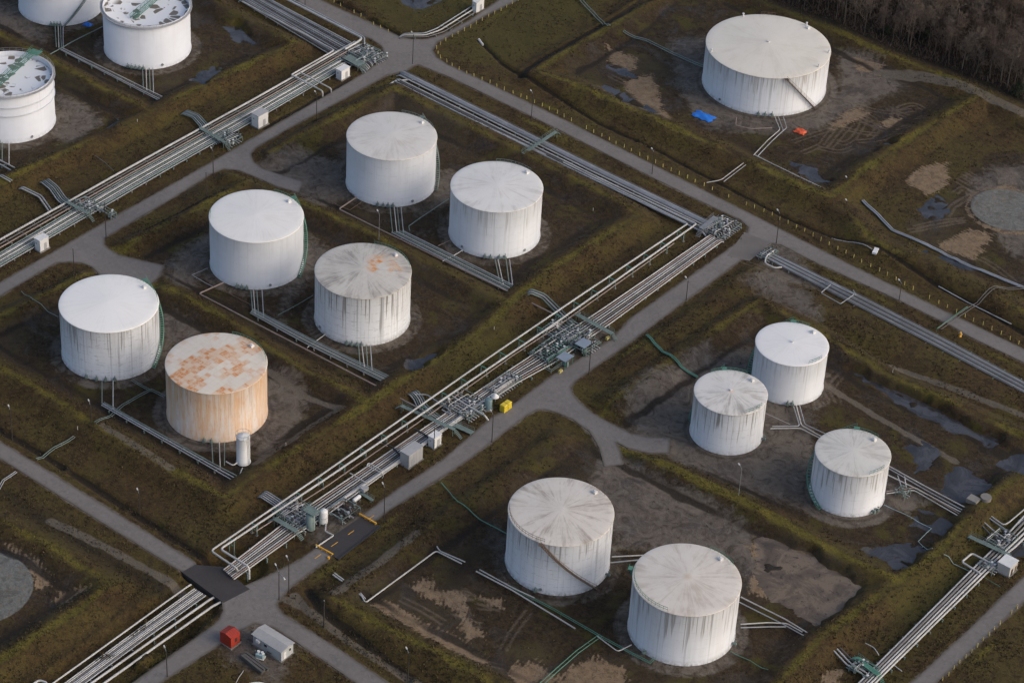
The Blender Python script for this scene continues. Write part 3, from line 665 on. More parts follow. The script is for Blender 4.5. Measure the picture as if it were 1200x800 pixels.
def roofmat(name, base, kind='rays', amt=.5, low=(.3, .27, .24), R=12., seed=0., centre=None, rustarea=None):
    t = NT(name); o = t.objc(); x, y, z = t.sep(o)
    r = t.math('ADD', t.math('SQRT', t.math('ADD', t.math('MULTIPLY', x, x), t.math('MULTIPLY', y, y))), .001)
    ux, uy = t.math('DIVIDE', x, r), t.math('DIVIDE', y, r)
    ray = t.noise(t.comb(t.math('ADD', t.math('MULTIPLY', ux, 4.2), seed), t.math('MULTIPLY', uy, 4.2), t.math('MULTIPLY', r, .07)), 1.6, 5, .75)
    big = t.noise(t.comb(t.math('ADD', x, seed*3), y, 0.), .14, 5, .65, .5); fine = t.noise(t.comb(x, t.math('ADD', y, seed), 0.), 1.2, 5, .7)
    rr = t.math('DIVIDE', r, R)
    c = lin(base); c = t.mix(t.step(big, .38, .66, 0, .6*amt), c, lin([b*k for b, k in zip(base, (.80, .77, .73))]))
    c = t.mix(t.step(fine, .5, .8, 0, .3*amt), c, lin([b*.7 for b in base]))
    k = t.math('MULTIPLY', t.step(t.math('ADD', ray, t.math('MULTIPLY', t.math('SUBTRACT', big, .5), .5)), .50, .68, 0, amt), t.step(rr, .02, .25, .2, 1))
    c = t.mix(k, c, lin(low))
    # faint plate gores
    fa = t.math('FRACT', t.math('MULTIPLY', t.math('ARCTAN2', y, x), 36/(2*pi))); c = t.mix(t.step(t.math('ABSOLUTE', t.math('SUBTRACT', fa, .5)), .47, .495, 0, .18*amt+.05), c, lin(low))
    if rustarea:   # rust following square plates in part of the roof
        kk, th_, spread = rustarea; PL = 1.0
        a = 0.; xr = t.math('ADD', t.math('MULTIPLY', x, cos(a)), t.math('MULTIPLY', y, sin(a))); yr = t.math('SUBTRACT', t.math('MULTIPLY', y, cos(a)), t.math('MULTIPLY', x, sin(a)))
        gx = t.math('FRACT', t.math('DIVIDE', xr, PL*1.5)); gy = t.math('FRACT', t.math('DIVIDE', yr, PL*1.15))
        ed_ = t.math('MINIMUM', t.math('MINIMUM', gx, t.math('SUBTRACT', 1., gx)), t.math('MINIMUM', gy, t.math('SUBTRACT', 1., gy)))
        cell = t.node('TexWhiteNoise'); cell.noise_dimensions = '2D'; t.put(cell.inputs['Vector'], t.comb(t.math('FLOOR', t.math('DIVIDE', xr, PL*1.5)), t.math('FLOOR', t.math('DIVIDE', yr, PL*1.15)), 0.))
        ar = t.noise(t.comb(t.math('ADD', t.math('MULTIPLY', t.math('ADD', t.math('FLOOR', t.math('DIVIDE', x, 1.5)), .5), 1.5), seed), t.math('MULTIPLY', y, .5), 3.), spread*1.25, 3, .6)
        wx, wy, wr = th_ if th_ else (0, 0, 99)
        dd = t.math('SQRT', t.math('ADD', t.math('POWER', t.math('SUBTRACT', x, wx), 2.), t.math('POWER', t.math('SUBTRACT', y, wy), 2.)))
        reg_ = t.math('MULTIPLY', t.step(ar, .46, .54), t.step(dd, wr, wr*.6))
        m_ = t.math('MULTIPLY', reg_, t.math('MULTIPLY', t.step(ed_, .02, .12, .35, 1), t.step(t.math('ADD', cell.outputs['Value'], t.math('MULTIPLY', fine, .5)), .55, .9)))
        c = t.mix(t.math('MULTIPLY', reg_, .5*kk), c, (.60, .37, .20)); c = t.mix(t.math('MULTIPLY', m_, t.math('MULTIPLY', t.step(fine, .35, .55), kk)), c, (.52, .20, .05)); c = t.mix(t.math('MULTIPLY', t.step(ed_, .06, .0), .28*kk), c, (.5, .33, .2))
    if centre: c = t.mix(t.step(rr, .12, .02, 0, .7), c, lin(centre))
    return t.base(c, .55)
def onwall(R, a, z, off=0.): return ((R+off)*cos(a), (R+off)*sin(a), z)
def stair(t, R, h, at, ab, mat, kind='stairs'):
    """open stair round the shell from angle at (rim) to ab (ground): treads, two stringers, handrail"""
    at, ab = radians(at), radians(ab); n = int(max(14, h/.36)); m = MB(); hr = MB()
    A = [at+(ab-at)*i/n for i in range(n+1)]; Z = [h-(h-.1)*i/n for i in range(n+1)]
    for a, z in zip(A, Z): m.box(onwall(R, a, z, .62), (.85, .34, .05), a)
    for off in (.2, 1.05): m.tube([onwall(R, a, z-.05, off) for a, z in zip(A, Z)], .085, 4, True, False)
    o = m.build('staircase', mat, t)
    for dz in (.55, 1.1): hr.tube([onwall(R, a, z+dz, 1.06) for a, z in zip(A, Z)], .045, 4, True, False)
    for a, z in list(zip(A, Z))[::3]: hr.bar(onwall(R, a, z, 1.06), onwall(R, a, z+1.1, 1.06), .04)
    hr.build('handrail', mat, o)
    for a, z in list(zip(A, Z))[2::7]: pass
    # landing at the rim
    l = MB(); l.box(onwall(R, at, h+.02, .75), (1.0, 1.3, .06), at); l.build('landing', mat, t)
def rail(t, R, h, a0, a1, mat, r_in=.25):
    a0, a1 = radians(a0), radians(a1); n = max(4, int(abs(a1-a0)*R/1.0)); m = MB()
    A = [a0+(a1-a0)*i/n for i in range(n+1)]
    for dz in (.5, 1.05): m.tube([onwall(R, a, h+dz, -r_in) for a in A], .045, 4, True, False)
    for a in A: m.bar(onwall(R, a, h, -r_in), onwall(R, a, h+1.05, -r_in), .045)
    m.build('roof_railing', mat, t)
def nozzles(t, R, angs, mat='greygreen'):
    for a in angs:
        a = radians(a); m = MB(); m.tube([onwall(R, a, .75, -.1), onwall(R, a, .75, 1.1)], .28, 10); m.tube([onwall(R, a, .75, .55), onwall(R, a, .75, .7)], .42, 10); m.tube([onwall(R, a, .75, .85), onwall(R, a, .75, 1.0)], .42, 10)
        m.bar(onwall(R, a, .75, .75), onwall(R, a, 1.7, .75), .06); m.tube([onwall(R, a, 1.7, .5), onwall(R, a, 1.72, 1.0)], .12, 6); m.build('nozzle_valve', mat, t)
def manway(t, R, a, mat='steel'):
    a = radians(a); m = MB(); m.tube([onwall(R, a, 1.1, -.05), onwall(R, a, 1.1, .22)], .36, 14); m.build('manhole_cover', mat, t)
def tank(key, label, wm, rm, stairs=None, rails=(), nz=(), smat='green', man=None, openroof=False, rise=None, posts=(), vent=True, group=None, rings=()):
    X, Y, R, h = TANKS[key]
    t = thing('storage_tank', label, 'storage tank', (X, Y, 0))
    t['group'] = 'storage tanks of the depot'
    n = 120
    s = MB()
    if openroof:
        s.lathe((0, 0, 0), [(R+.16, 0), (R+.16, .12), (R, .13), (R, h), (R-.12, h), (R-.12, h-1.9)], n); s.build('shell', wm, t)
        rg = MB(); rg.lathe((0, 0, 0), [(R+.0, h-.55), (R+.7, h-.5), (R+.7, h-.42), (R+.0, h-.40)], n, False); rg.build('wind_girder', 'shedgrey', t)
        fl = MB(); fl.lathe((0, 0, 0), [(R-.15, h-1.7), (R-.5, h-1.45), (R-1.0, h-1.6), (0, h-1.75)], n, True); fl.build('floating_roof', rm, t)
        hl = MB()
        for dz in (.5, 1.05): hl.tube([onwall(R, 2*pi*i/90, h-.4+dz, .62) for i in range(91)], .04, 4, False, False)
        for i in range(0, 90, 2): hl.bar(onwall(R, 2*pi*i/90, h-.4, .62), onwall(R, 2*pi*i/90, h+.65, .62), .04)
        hl.build('roof_railing', 'steel', t)
    else:
        s.lathe((0, 0, 0), [(R+.16, 0), (R+.16, .12), (R, .13), (R, h)], n); s.build('shell', wm, t)
        k = rise if rise is not None else R/16
        f = MB(); prof = [(R+.12, h-.1), (R+.13, h+.02), (R-.02, h+.07)]+[(R*(1-j/8), h+.07+k*(1-(1-j/8)**1.15)) for j in range(1, 9)]; prof[-1] = (.01, prof[-1][1])
        f.lathe((0, 0, 0), prof, n, True); rf = f.build('roof', rm, t)
        if vent and key in ('T10', 'T11', 'T12'): MB().cyl((0, 0, h+k+.03), .25, .3, 12).cyl((0, 0, h+k+.33), .36, .1, 12).build('vent', 'white', rf)
    if not openroof:
        for a in (80,):
            a = radians(a); m = MB(); m.box(((R-1.6)*cos(a), (R-1.6)*sin(a), h+.45), (.9, .9, .55), a); m.cyl(((R-1.6)*cos(a), (R-1.6)*sin(a), h+.7), .3, .25, 10); m.build('roof_hatch', 'white', t)
    for z in rings: MB().lathe((0, 0, 0), [(R, z-.06), (R+.35, z-.02), (R+.35, z+.04), (R, z+.06)], n, False).build('stiffening_ring', wm, t)
    if stairs: stair(t, R, h, stairs[0], stairs[1], smat)
    for a0, a1 in rails: rail(t, R, h, a0, a1, smat)
    nozzles(t, R, nz)
    for a in (man or []): manway(t, R, a)
    for a, rr_ in posts:
        a = radians(a); m = MB(); m.cyl((rr_*R*cos(a), rr_*R*sin(a), h+.0), .22, 1.0, 8); m.cyl((rr_*R*cos(a), rr_*R*sin(a), h+1.0), .34, .14, 8); m.build('roof_vent', 'white', t)
    return t
WW = (.565, .585, .62)
tank('T4', 'clean white cone-roofed tank just below the four-way junction, rearmost of the middle block', wallmat('wall_clean_white', WW, .12, seams=.35, seed=1), roofmat('roof_dull_rays', (.60, .58, .55), amt=.55, low=(.40, .37, .34), seed=2), (92, 25), [(60, 118)], (-65, -58, -52, -46), 'greygreen', man=[-20])
tank('T5', 'white cone-roofed tank with faint rim drips, at the inner corner of the long diagonal rack', wallmat('wall_white_faint_drips', WW, .55, (.26, .25, .24), seams=.35, seed=7), roofmat('roof_white_rays', (.66, .65, .63), amt=.4, low=(.36, .33, .31), seed=9), None, [(80, 130)], (-62, -55, -45, -38), 'greygreen', man=[-95, -10])
tank('T6', 'smooth white tank with plain white roof left of the orange-stained grey roof', wallmat('wall_smooth_white', WW, .18, (.3, .29, .27), seams=.3, seed=13), roofmat('roof_smooth_white', (.72, .71, .69), amt=.15, seed=12), (85, 12), [(62, 110), (215, 228)], (-70, -64, -58), 'green', man=[-30])
tank('T7', 'white tank with black drips and a grey blotched roof with orange rust patches', wallmat('wall_dripping_white', (.555, .57, .59), .95, (.16, .15, .14), top=1.6, seams=.8, seed=21, bottom=.9, dashes=.5), roofmat('roof_grey_blotched', (.52, .50, .46), amt=.9, low=(.24, .225, .21), seed=22, rustarea=(1.25, (2.6, 5.2, 5.5), .3)), None, [(50, 118)], (-66, -60, -54, -49), 'green', man=[-110])
tank('T8', 'tank with plain white roof and grey streaked wall, left of the rusty tank', wallmat('wall_grey_streaks', (.56, .575, .605), .9, (.20, .19, .18), top=1.3, seams=.7, seed=31, bottom=.7, dashes=.7), roofmat('roof_pure_white', (.78, .77, .75), amt=.1, seed=32), (92, 10), [(45, 100)], (-72, -60, -50, -40), 'green')
tank('T9', 'rust-orange tank with square rust stains over its cream roof', wallmat('wall_rusty_cream', (.58, .51, .45), .5, (.28, .18, .11), seams=.25, rust=.8, seed=44, bottom=.6), roofmat('roof_rusty_cream', (.62, .57, .50), amt=.35, low=(.50, .40, .31), seed=45, rustarea=(1.0, None, .16)), None, [(45, 115)], (-60, -52), 'green')
tank('T10', 'broadest tank, white walls and cream rayed roof, beside the wood at upper right', wallmat('wall_broad_tank', (.585, .605, .645), .75, (.27, .25, .22), top=1.2, seams=.3, h=12.4, R=17.8, seed=51, bottom=.7), roofmat('roof_cream', (.66, .62, .55), amt=.35, low=(.46, .41, .34), R=17.8, seed=52), (-39, -4), [(118, 132)], (-60, -54, -48), 'brownsteel', posts=[(150, .97), (30, .97), (85, .97), (235, .97), (0, .97)], rise=1.3, man=[-100])
tank('T11', 'small white tank with bright white roof, rearmost of the three small tanks', wallmat('wall_small_rear', WW, .5, (.30, .29, .27), seams=.2, h=11.9, R=8.9, seed=61), roofmat('roof_small_bright', (.74, .73, .72), amt=.12, R=8.9, seed=62), (122, 232), [(95, 128), (-28, 0)], (-55, -48), 'green')
tank('T12', 'small white tank with brown rays on its roof, leftmost of the three small tanks', wallmat('wall_small_left', (.575, .59, .62), .9, (.20, .19, .18), top=1.6, seams=.4, h=12, R=8.7, seed=71, dashes=.3), roofmat('roof_small_rays', (.64, .62, .59), amt=.75, low=(.28, .26, .235), R=8.7, seed=72, centre=(.6, .42, .32)), (135, 195), [(100, 160), (-30, 5)], (20,), 'green', man=[150])
tank('T13', 'small stained tank with green stair round its left side, nearest the large puddles', wallmat('wall_small_right', (.575, .59, .62), .85, (.26, .25, .23), top=1.4, seams=.5, h=12, R=8.75, seed=81, bottom=.8), roofmat('roof_small_dingy', (.60, .58, .54), amt=.75, low=(.33, .31, .28), R=8.75, seed=84), (118, 262), [(80, 120), (-30, 0)], (-15, -8), 'green')
tank('T14', 'stained white tank with cracked cream roof and a brown stair slanting down its front', wallmat('wall_lower_left', (.575, .59, .62), .75, (.19, .18, .17), top=1.0, seams=.7, seed=91, bottom=.9, dashes=.45), roofmat('roof_cracked_cream', (.60, .56, .51), amt=.95, low=(.33, .285, .245), seed=95), (-72, -8), [(70, 95), (215, 290)], (15, -75), 'brownsteel', man=[-70])
tank('T15', 'large tank with cream rayed roof and green rim platform, the lowest and nearest of all', wallmat('wall_lower_right', (.575, .59, .62), .8, (.25, .24, .23), top=1.4, seams=.3, seed=101, bottom=.8), roofmat('roof_rayed_cream', (.63, .585, .53), amt=.75, low=(.42, .355, .30), seed=102, centre=(.5, .40, .30)), (205, 165), [(65, 100), (205, 285)], (15, -95), 'green')
# open-topped tanks
def shardroof(name, seed):
    t = NT(name); x, y, z = t.sep(t.objc()); v = t.comb(t.math('ADD', x, seed), y, 0.)
    vo = t.node('TexVoronoi'); vo.inputs['Scale'].default_value = .42; vo.inputs['Randomness'].default_value = 1.; t.put(vo.inputs['Vector'], v)
    n = t.noise(v, .35, 3, .6, 1.2); e = t.node('TexVoronoi', feature='DISTANCE_TO_EDGE'); e.inputs['Scale'].default_value = .42; t.put(e.inputs['Vector'], v)
    cs = t.sep(vo.outputs['Color'])[0]
    m = t.math('MULTIPLY', t.step(t.math('ADD', cs, t.math('MULTIPLY', n, .6)), .86, .90), t.step(e.outputs['Distance'], .04, .09))
    c = t.mix(m, (.72, .72, .73), (.16, .135, .11)); return t.base(c, .5)
def rolling_ladder(tk, R, h, a, ln, smat='green'):
    a = radians(a); A = Vector(((R-.1)*cos(a), (R-.1)*sin(a), h+.5)); d = Vector((-cos(a), -sin(a), 0)); B = A+d*ln; B.z = h-1.3; n_ = Vector((-d.y, d.x, 0))*.85
    m = MB(); up = Vector((0, 0, 1.1))
    for s in (-1, 1):
        m.bar(A+n_*s, B+n_*s, .16); m.bar(A+n_*s+up, B+n_*s+up, .09); m.bar(A+n_*s+up*.5, B+n_*s+up*.5, .06)
        for i in range(12): q = A.lerp(B, i/11)+n_*s; m.bar(q, q+up, .06)
    for i in range(34): q = A.lerp(B, i/33); m.bar(q-n_, q+n_, .09)
    m.build('rolling_ladder', smat, tk)
    p_ = MB(); p_.box(((R+.9)*cos(a), (R+.9)*sin(a), h+.1), (2.6, 3.2, .08), a)
    for s in (-1.6, 1.6):
        q = Vector(((R+.9)*cos(a), (R+.9)*sin(a), h+.1))+Vector((-sin(a), cos(a), 0))*s; e_ = Vector((cos(a), sin(a), 0))*1.3
        for z in (.55, 1.1): p_.bar(q-e_+Vector((0, 0, z)), q+e_+Vector((0, 0, z)), .06)
    p_.build('gauge_platform', smat, tk)
t2 = tank('T2', 'white open-topped tank with few brown shards on its sunken roof, at the top edge', wallmat('wall_open_rear', (.60, .62, .665), .08, seams=.1, seed=111, h=14), shardroof('floating_roof_few_shards', 4), None, (), (-70, -65, -60, -55, -50), openroof=True, man=[-25])
rolling_ladder(t2, 12.4, 14, 100, 19)
t3 = tank('T3', 'white open-topped tank with two wall rings and many brown shards, at the left edge', wallmat('wall_open_left', (.60, .62, .665), .08, seams=.1, seed=121, h=15), shardroof('floating_roof_many_shards', 31), None, (), (-65, -58), openroof=True, rings=(11.2, 8.6), man=[-15])
rolling_ladder(t3, 11.9, 15, 103, 20)
t1 = tank('T1', 'white tank cut off by the top left corner with a blue tarpaulin at its foot', wallmat('wall_corner', (.60, .62, .665), .08, seams=.1, seed=131), roofmat('roof_corner', (.66, .65, .63), amt=.2, seed=132), (20, -40), (), (-56, -52, -48, -44), 'greygreen')
# slim white drum tank beside the rusty one
ws = wallmat('wall_slim_tank', (.62, .62, .62), .3, seams=.3, h=8.5, R=1.6, seed=5)
s = thing('slim_tank', 'slim upright white tank standing at the foot of the rusty orange tank', 'tank', (-16.3, -79.4, 0))
MB().lathe((0, 0, 0), [(1.75, 0), (1.75, .15), (1.6, .16), (1.6, 7.6)], 28).build('shell', ws, s)
MB().lathe((0, 0, 0), [(1.62, 7.6), (1.2, 7.95), (.01, 8.25)], 28).build('roof', 'white', s)
m = MB()
for i in range(24): a = 2*pi*i/24; b = 2*pi*(i+1)/24; m.bar((1.7*cos(a), 1.7*sin(a), 8.5), (1.7*cos(b), 1.7*sin(b), 8.5), .05)
for i in range(0, 24, 3): a = 2*pi*i/24; m.bar((1.7*cos(a), 1.7*sin(a), 7.5), (1.7*cos(a), 1.7*sin(a), 8.5), .05)
m.build('roof_railing', 'greygreen', s)
m = MB()
for d_ in (-.25, .25): m.bar((1.75, d_, .2), (1.75, d_, 8.6), .05)
for i in range(24): m.bar((1.75, -.25, .4+i*.34), (1.75, .25, .4+i*.34), .035)
m.build('ladder', 'steel', s)
m = MB(); m.tube(fillet([(-.3, -1.5, .6), (-.3, -3.2, .6), (-2.5, -3.2, .6)], .6), .16, 8); m.build('outlet_pipe', 'pipe_pale', s)
# top of one more tank that just reaches into the picture
q = P(301, 812, 10); s = thing('storage_tank', 'pale roof edge of a tank at the bottom edge below the grey office', 'storage tank', (q[0], q[1], 0))
s['group'] = 'storage tanks of the depot'
MB().lathe((0, 0, 0), [(4.0, 0), (4.0, 9.4)], 48).build('shell', ws, s); MB().lathe((0, 0, 0), [(4.05, 9.4), (2, 9.7), (.01, 9.85)], 48).build('roof', 'white', s)
# ---------------------------------------------------------------- pipelines
def L(a, b, u): return tuple(a[i]*(1-u)+b[i]*u for i in range(len(a)))
def pipe_obj(path, r, mat, label, group, name='pipeline', bend=1.2, n=8):
    m = MB(); pp = [Vector(q) for q in fillet(path, bend, 5)]; q2 = [pp[0]]
    for a, b in zip(pp[:-1], pp[1:]):
        k = int((b-a).length/6)
        for j in range(1, k): q2.append(a.lerp(b, j/k)+Vector((random.uniform(-.03, .03), random.uniform(-.03, .03), random.uniform(-.02, .02))))
        q2.append(b)
    pp = q2; m.tube(pp, r, n)
    # flanges / band joints every so often on the straight runs
    for a, b in zip(path[:-1], path[1:]):
        a, b = Vector(a), Vector(b); ln = (b-a).length
        if ln > 9 and r > .1:
            d = (b-a).normalized()
            for k in range(1, int(ln//8)+1):
                q = a+d*(k*8.0-3+((r*977) % 3)); 
                if (q-a).length < ln-1: m.tube([q-d*.06, q+d*.06], r*1.22, n)
    return m.build(name, mat, label=label, cat='pipe', group=group)
MATS = ['pipe_pale', 'pipe_grey', 'pipe_pale', 'pipe_dull', 'pipe_grey', 'pipe_pale', 'pipe_brown', 'pipe_grey', 'pipe_dull', 'pipe_pale', 'pipe_grey', 'pipe_brown']
def bundle(A, B, n, z, where, side, rad=None, mats=None, sup=True, dive=(True, True), seed=0, lab=None, sparse=()):
    """n parallel pipes between two surveyed edges A and B (first pipe along A)"""
    rr = random.Random(seed+11); wa = [P(x, y, z) for x, y in A]; wb = [P(x, y, z) for x, y in B]
    wid = (Vector(wa[0])-Vector(wb[0])).length
    for i in range(n):
        if i in sparse: continue
        u = i/(n-1) if n > 1 else 0; r = (rad[i % len(rad)] if rad else rr.choice([.13, .16, .2, .24])); r = min(r, .31*wid/max(1, n-1))
        pth = [L(a, b, u) for a, b in zip(wa, wb)]; pth = [(x, y, z+r+rr.uniform(-.02, .02)) for x, y, _ in pth]
        if dive[0]: d = (Vector(pth[0])-Vector(pth[1])).normalized(); q = Vector(pth[0])+d*rr.uniform(.2, 1.0); pth = [tuple(q+d*1.6+Vector((0, 0, -1.9))), tuple(q)]+pth[1:]
        if dive[1]: d = (Vector(pth[-1])-Vector(pth[-2])).normalized(); q = Vector(pth[-1])+d*rr.uniform(.2, 1.0); pth = pth[:-1]+[tuple(q), tuple(q+d*1.6+Vector((0, 0, -1.9)))]
        mat = (mats or MATS)[(i+seed) % len(mats or MATS)]
        tone = {'pipe_pale': 'pale', 'pipe_grey': 'grey', 'pipe_dull': 'dark grey', 'pipe_brown': 'brownish', 'greygreen': 'grey-green', 'green': 'green'}[mat]
        pipe_obj(pth, r, mat, f'{tone} pipe, {ordn(i)} from the {side} of {where}', 'parallel pipes of '+where, n=8 if r > .14 else 6)
    if sup:
        mid = [Vector(L(a, b, .5)) for a, b in zip(wa, wb)]; hw = [(Vector(b)-Vector(a)) for a, b in zip(wa, wb)]
        for k in range(len(mid)-1):
            a, b = mid[k], mid[k+1]; ln = (b-a).length; d = (b-a).normalized(); nn = max(1, int(ln/5)); cr = Vector((-d.y, d.x, 0)); W = max(abs(hw[k].dot(cr)), .3)/2+.5
            for j in range(nn):
                q = a.lerp(b, (j+.5)/nn); zg = min(ht(q.x, q.y), z-.2)-.15
                m = MB(); ang = atan2(cr.y, cr.x); m.box((q.x, q.y, z-.09), (2*W, .22, .18), ang)
                for s_ in (-1, 1): c = q+cr*s_*(W-.25); m.box((c.x, c.y, (z-.18+zg)/2), (.28, .3, max(.1, z-.18-zg)), ang)
                m.build('pipe_support', 'concrete' if k % 2 else 'greygreen', label='low crossbeam on two stubs carrying '+where, cat='pipe support', group='pipe supports under '+where)
def single(pts, r, mat, label, z=.8, name='pipeline', group=None, bend=.8, ground=False, n=8):
    pth = []
    for q in pts:
        if ground: pth.append(G(q[0], q[1], q[2] if len(q) > 2 else z))
        else: pth.append(P(q[0], q[1], q[2] if len(q) > 2 else z))
    return pipe_obj(pth, r, mat, label, group, name, bend, n)
def drape(pts, r, mat, label, off=.35, name='hose', cat='pipe', group=None, wob=0., twin=0., parts=None):
    w_ = [Vector(G(x, y, off)) for x, y in pts]; out = []
    for a, b in zip(w_[:-1], w_[1:]):
        n = max(1, int((b-a).length/1.5)); out += [a.lerp(b, k/n) for k in range(n)]
    out.append(w_[-1]); out = [Vector((v.x, v.y, ht(v.x, v.y)+off)) for v in out]
    m = MB(); m.tube(out, r, 6)
    if twin:
        o2 = []
        for i, v in enumerate(out):
            d = (out[min(i+1, len(out)-1)]-out[max(i-1, 0)]).normalized(); o2.append(v+Vector((-d.y, d.x, 0))*twin)
        m.tube(o2, r, 6)
        for a, b in list(zip(out, o2))[::2]: m.bar(a, b, .05)
    for v in out[::4]: m.bar((v.x, v.y, v.z-off-.1), v, .06)
    return m.build(name, mat, label=label, cat=cat, group=group)
# along the left road
bundle([(-40, 304), (0, 282), (147, 200), (300, 116), (416, 50)], [(-40, 313), (0, 291), (151, 205), (303, 121), (417, 55)], 3, 1.0, 'the upper run beside the left road', 'bank side', [.30, .17, .2], ['pipe_pale', 'pipe_dull', 'pipe_brown'], dive=(False, False), seed=0)
bundle([(-40, 319), (0, 297), (147, 210), (300, 125), (398, 69)], [(-40, 335), (0, 313), (98, 254), (195, 201), (315, 133), (404, 80)][:1]+[(0, 313), (195, 200), (315, 132), (404, 80)], 8, .5, 'the lower-left rack beside the left road', 'bank side', [.2, .15, .24, .15], ['greygreen', 'pipe_grey', 'pipe_pale', 'greygreen', 'pipe_pale', 'pipe_grey'], dive=(False, True), seed=0)
bundle([(300, -10), (322, 3), (412, 51), (440, 66)], [(262, -10), (284, 3), (386, 64), (425, 82)], 12, .5, 'the wide top-left rack', 'road side', [.17, .2, .15], ['pipe_grey', 'pipe_dull', 'pipe_grey', 'pipe_pale'], dive=(False, True), seed=3)
single([(318, -10), (425, 45), (418, 50), (404, 58)], .33, 'pipe_pale', 'fat pale pipe bending down-left at the end of the wide top-left rack', 2.2, bend=1.6)
single([(324, -10), (427, 44), (427, 52), (427, 52, .3)], .22, 'pipe_grey', 'grey pipe beside the fat pale one that drops down near the four-way junction', 2.2)
single([(284, 2), (392, 59), (341, 88), (346, 90), (378, 107), (378, 113, .2)], .24, 'pipe_pale', 'pale pipe looping round the top-left rack and over the shed rack', 1.9, bend=1.2)
single([(352, 85), (388, 104), (388, 108, .2)], .2, 'pipe_pale', 'short pale pipe crossing the rack left of the white shed near the junction', 1.9)
# beside the long straight road
bundle([(475, 84), (706, 199), (838, 263)], [(470, 90), (695, 202), (828, 266)], 6, .6, 'the long diagonal rack, upper group', 'road side', [.18, .22], ['pipe_grey', 'pipe_dull', 'pipe_pale', 'pipe_grey'], seed=1)
bundle([(468, 94), (690, 203.5), (824, 268)], [(464, 97), (684, 206), (822, 272)], 3, .6, 'the long diagonal rack, lower group', 'road side', [.24, .2], ['pipe_pale', 'pipe_dull', 'pipe_grey'], seed=0, sup=False)
single([(487, 93.5, .6), (464, 94.5, .7), (418, 122, .7), (420, 122.5, .2)], .2, 'pipe_pale', 'pale pipe bending off the head of the long diagonal rack toward the left road', .7, ground=False)
single([(640, 181.5, .7), (466, 98.5, .7), (414, 129, .9), (409, 127.5, .7), (408, 127, -.5)], .22, 'pipe_pale', 'pale pipe running along the long diagonal rack and folding back above the clean white tank', .7)
# elevated pair
za = 2.6
PA = [(660, 190.5, .8), (806, 262, 1.0), (800, 266, za), (676, 349, za), (580, 414, za), (371, 560, za), (247, 645, za), (278, 666, za), (278, 671, .0)]
PB = [(700, 208, .8), (816, 262, 1.0), (811, 266, za), (650, 379, za), (600, 413, za), (383, 560, za), (258, 643, za), (292, 664, za), (292, 678, -.2)]
single(PA, .23, 'pipe_pale', 'raised thick pale pipe on green trestles, bank-side one of the pair', bend=1.0)
single(PB, .25, 'pipe_pale', 'raised thick pale pipe on green trestles, rack-side one of the pair', bend=1.0)
single([(790, 285, 1.2), (650, 384.5, 1.2), (600, 417, 1.2), (500, 488, 1.2), (385, 568, 1.2), (300, 622, 1.2)], .14, 'pipe_brown', 'thin brownish pipe slung below the raised pair')
ra, rb = [(800, 266), (676, 349), (580, 414), (371, 560), (247, 645)], [(811, 266), (650, 379), (600, 413), (383, 560), (258, 643)]
A0, A1 = Vector(P(800, 266, za)), Vector(P(250, 643, za)); B0, B1 = Vector(P(811, 266, za)), Vector(P(260, 642, za)); dr = (A1-A0).normalized(); cr = Vector((-dr.y, dr.x, 0))
NT_ = 24
for k in range(NT_):
    u = (k+.4)/NT_; c = (A0.lerp(A1, u)+B0.lerp(B1, u))/2; wd = abs((A0.lerp(A1, u)-B0.lerp(B1, u)).dot(cr))/2+.45; zg = ht(c.x, c.y); a = atan2(cr.y, cr.x)
    t = thing('pipe_trestle', 'green steel trestle holding up the raised pair of pale pipes', 'pipe support', (c.x, c.y, zg), a, 'green trestles under the raised pipes')
    zt = za-zg-.32
    MB().box((0, 0, zt), (2*wd, .25, .22)).build('crossbeam', 'green', t)
    for s_ in (-1, 1):
        MB().box((s_*(wd-.3), 0, (zt-.1)/2), (.22, .22, zt-.1)).build('post', 'greygreen', t); MB().box((s_*(wd-.3), 0, .05), (.6, .6, .2)).build('footing', 'concrete', t)
    MB().box((0, 0, zt-1.4), (2*wd-.6, .12, .12)).build('lower_brace', 'green', t)
# central rack
bundle([(832, 276), (707, 362), (635, 409), (597, 434), (475, 517), (365, 591), (328, 617), (262, 668)], [(845, 284), (717, 378), (650, 425), (606, 449), (523, 503), (388, 600), (345, 628), (274, 679)], 8, .5, 'the central rack beside the middle road', 'raised-pipe side', [.22, .16, .28, .16, .2, .24], ['pipe_pale', 'pipe_brown', 'pipe_grey', 'pipe_pale', 'pipe_dull', 'pipe_grey', 'pipe_brown'], dive=(True, False), seed=0)
single([(605, 443), (525, 499), (470, 538), (388, 594)], .38, 'pipe_pale', 'thickest pipe of the central rack, pale and smooth', .75, bend=.6)
# right rack beyond the junction
bundle([(905, 296), (1010, 347), (1115, 401), (1200, 447), (1290, 493)], [(897, 303), (985, 349), (1090, 403), (1200, 461), (1290, 508)], 10, .6, 'the wide grey rack', 'road side', [.15, .22, .13], ['pipe_pale', 'pipe_grey', 'pipe_dull'], dive=(True, False), seed=2)
single([(960, 330, 1.2), (974, 333, 1.9), (962, 343, 1.9), (985, 356, 1.9), (1001, 345, 1.9), (975, 333, 1.9)], .12, 'pipe_grey', 'rectangular grey loop pipe straddling the wide grey rack', bend=.5)
single([(908, 293, 1.2), (898, 300, 1.4), (896, 308, 1.2), (908, 314, .9), (916, 313, .8)], .2, 'pipe_pale', 'pale pipe curling round the head of the wide grey rack', bend=.8)
single([(1000, 340, 1.0), (1003, 346, 1.9), (990, 338, 1.9), (978, 333, 1.9)], .13, 'pipe_grey', 'thin grey crossover above the wide grey rack', bend=.5)
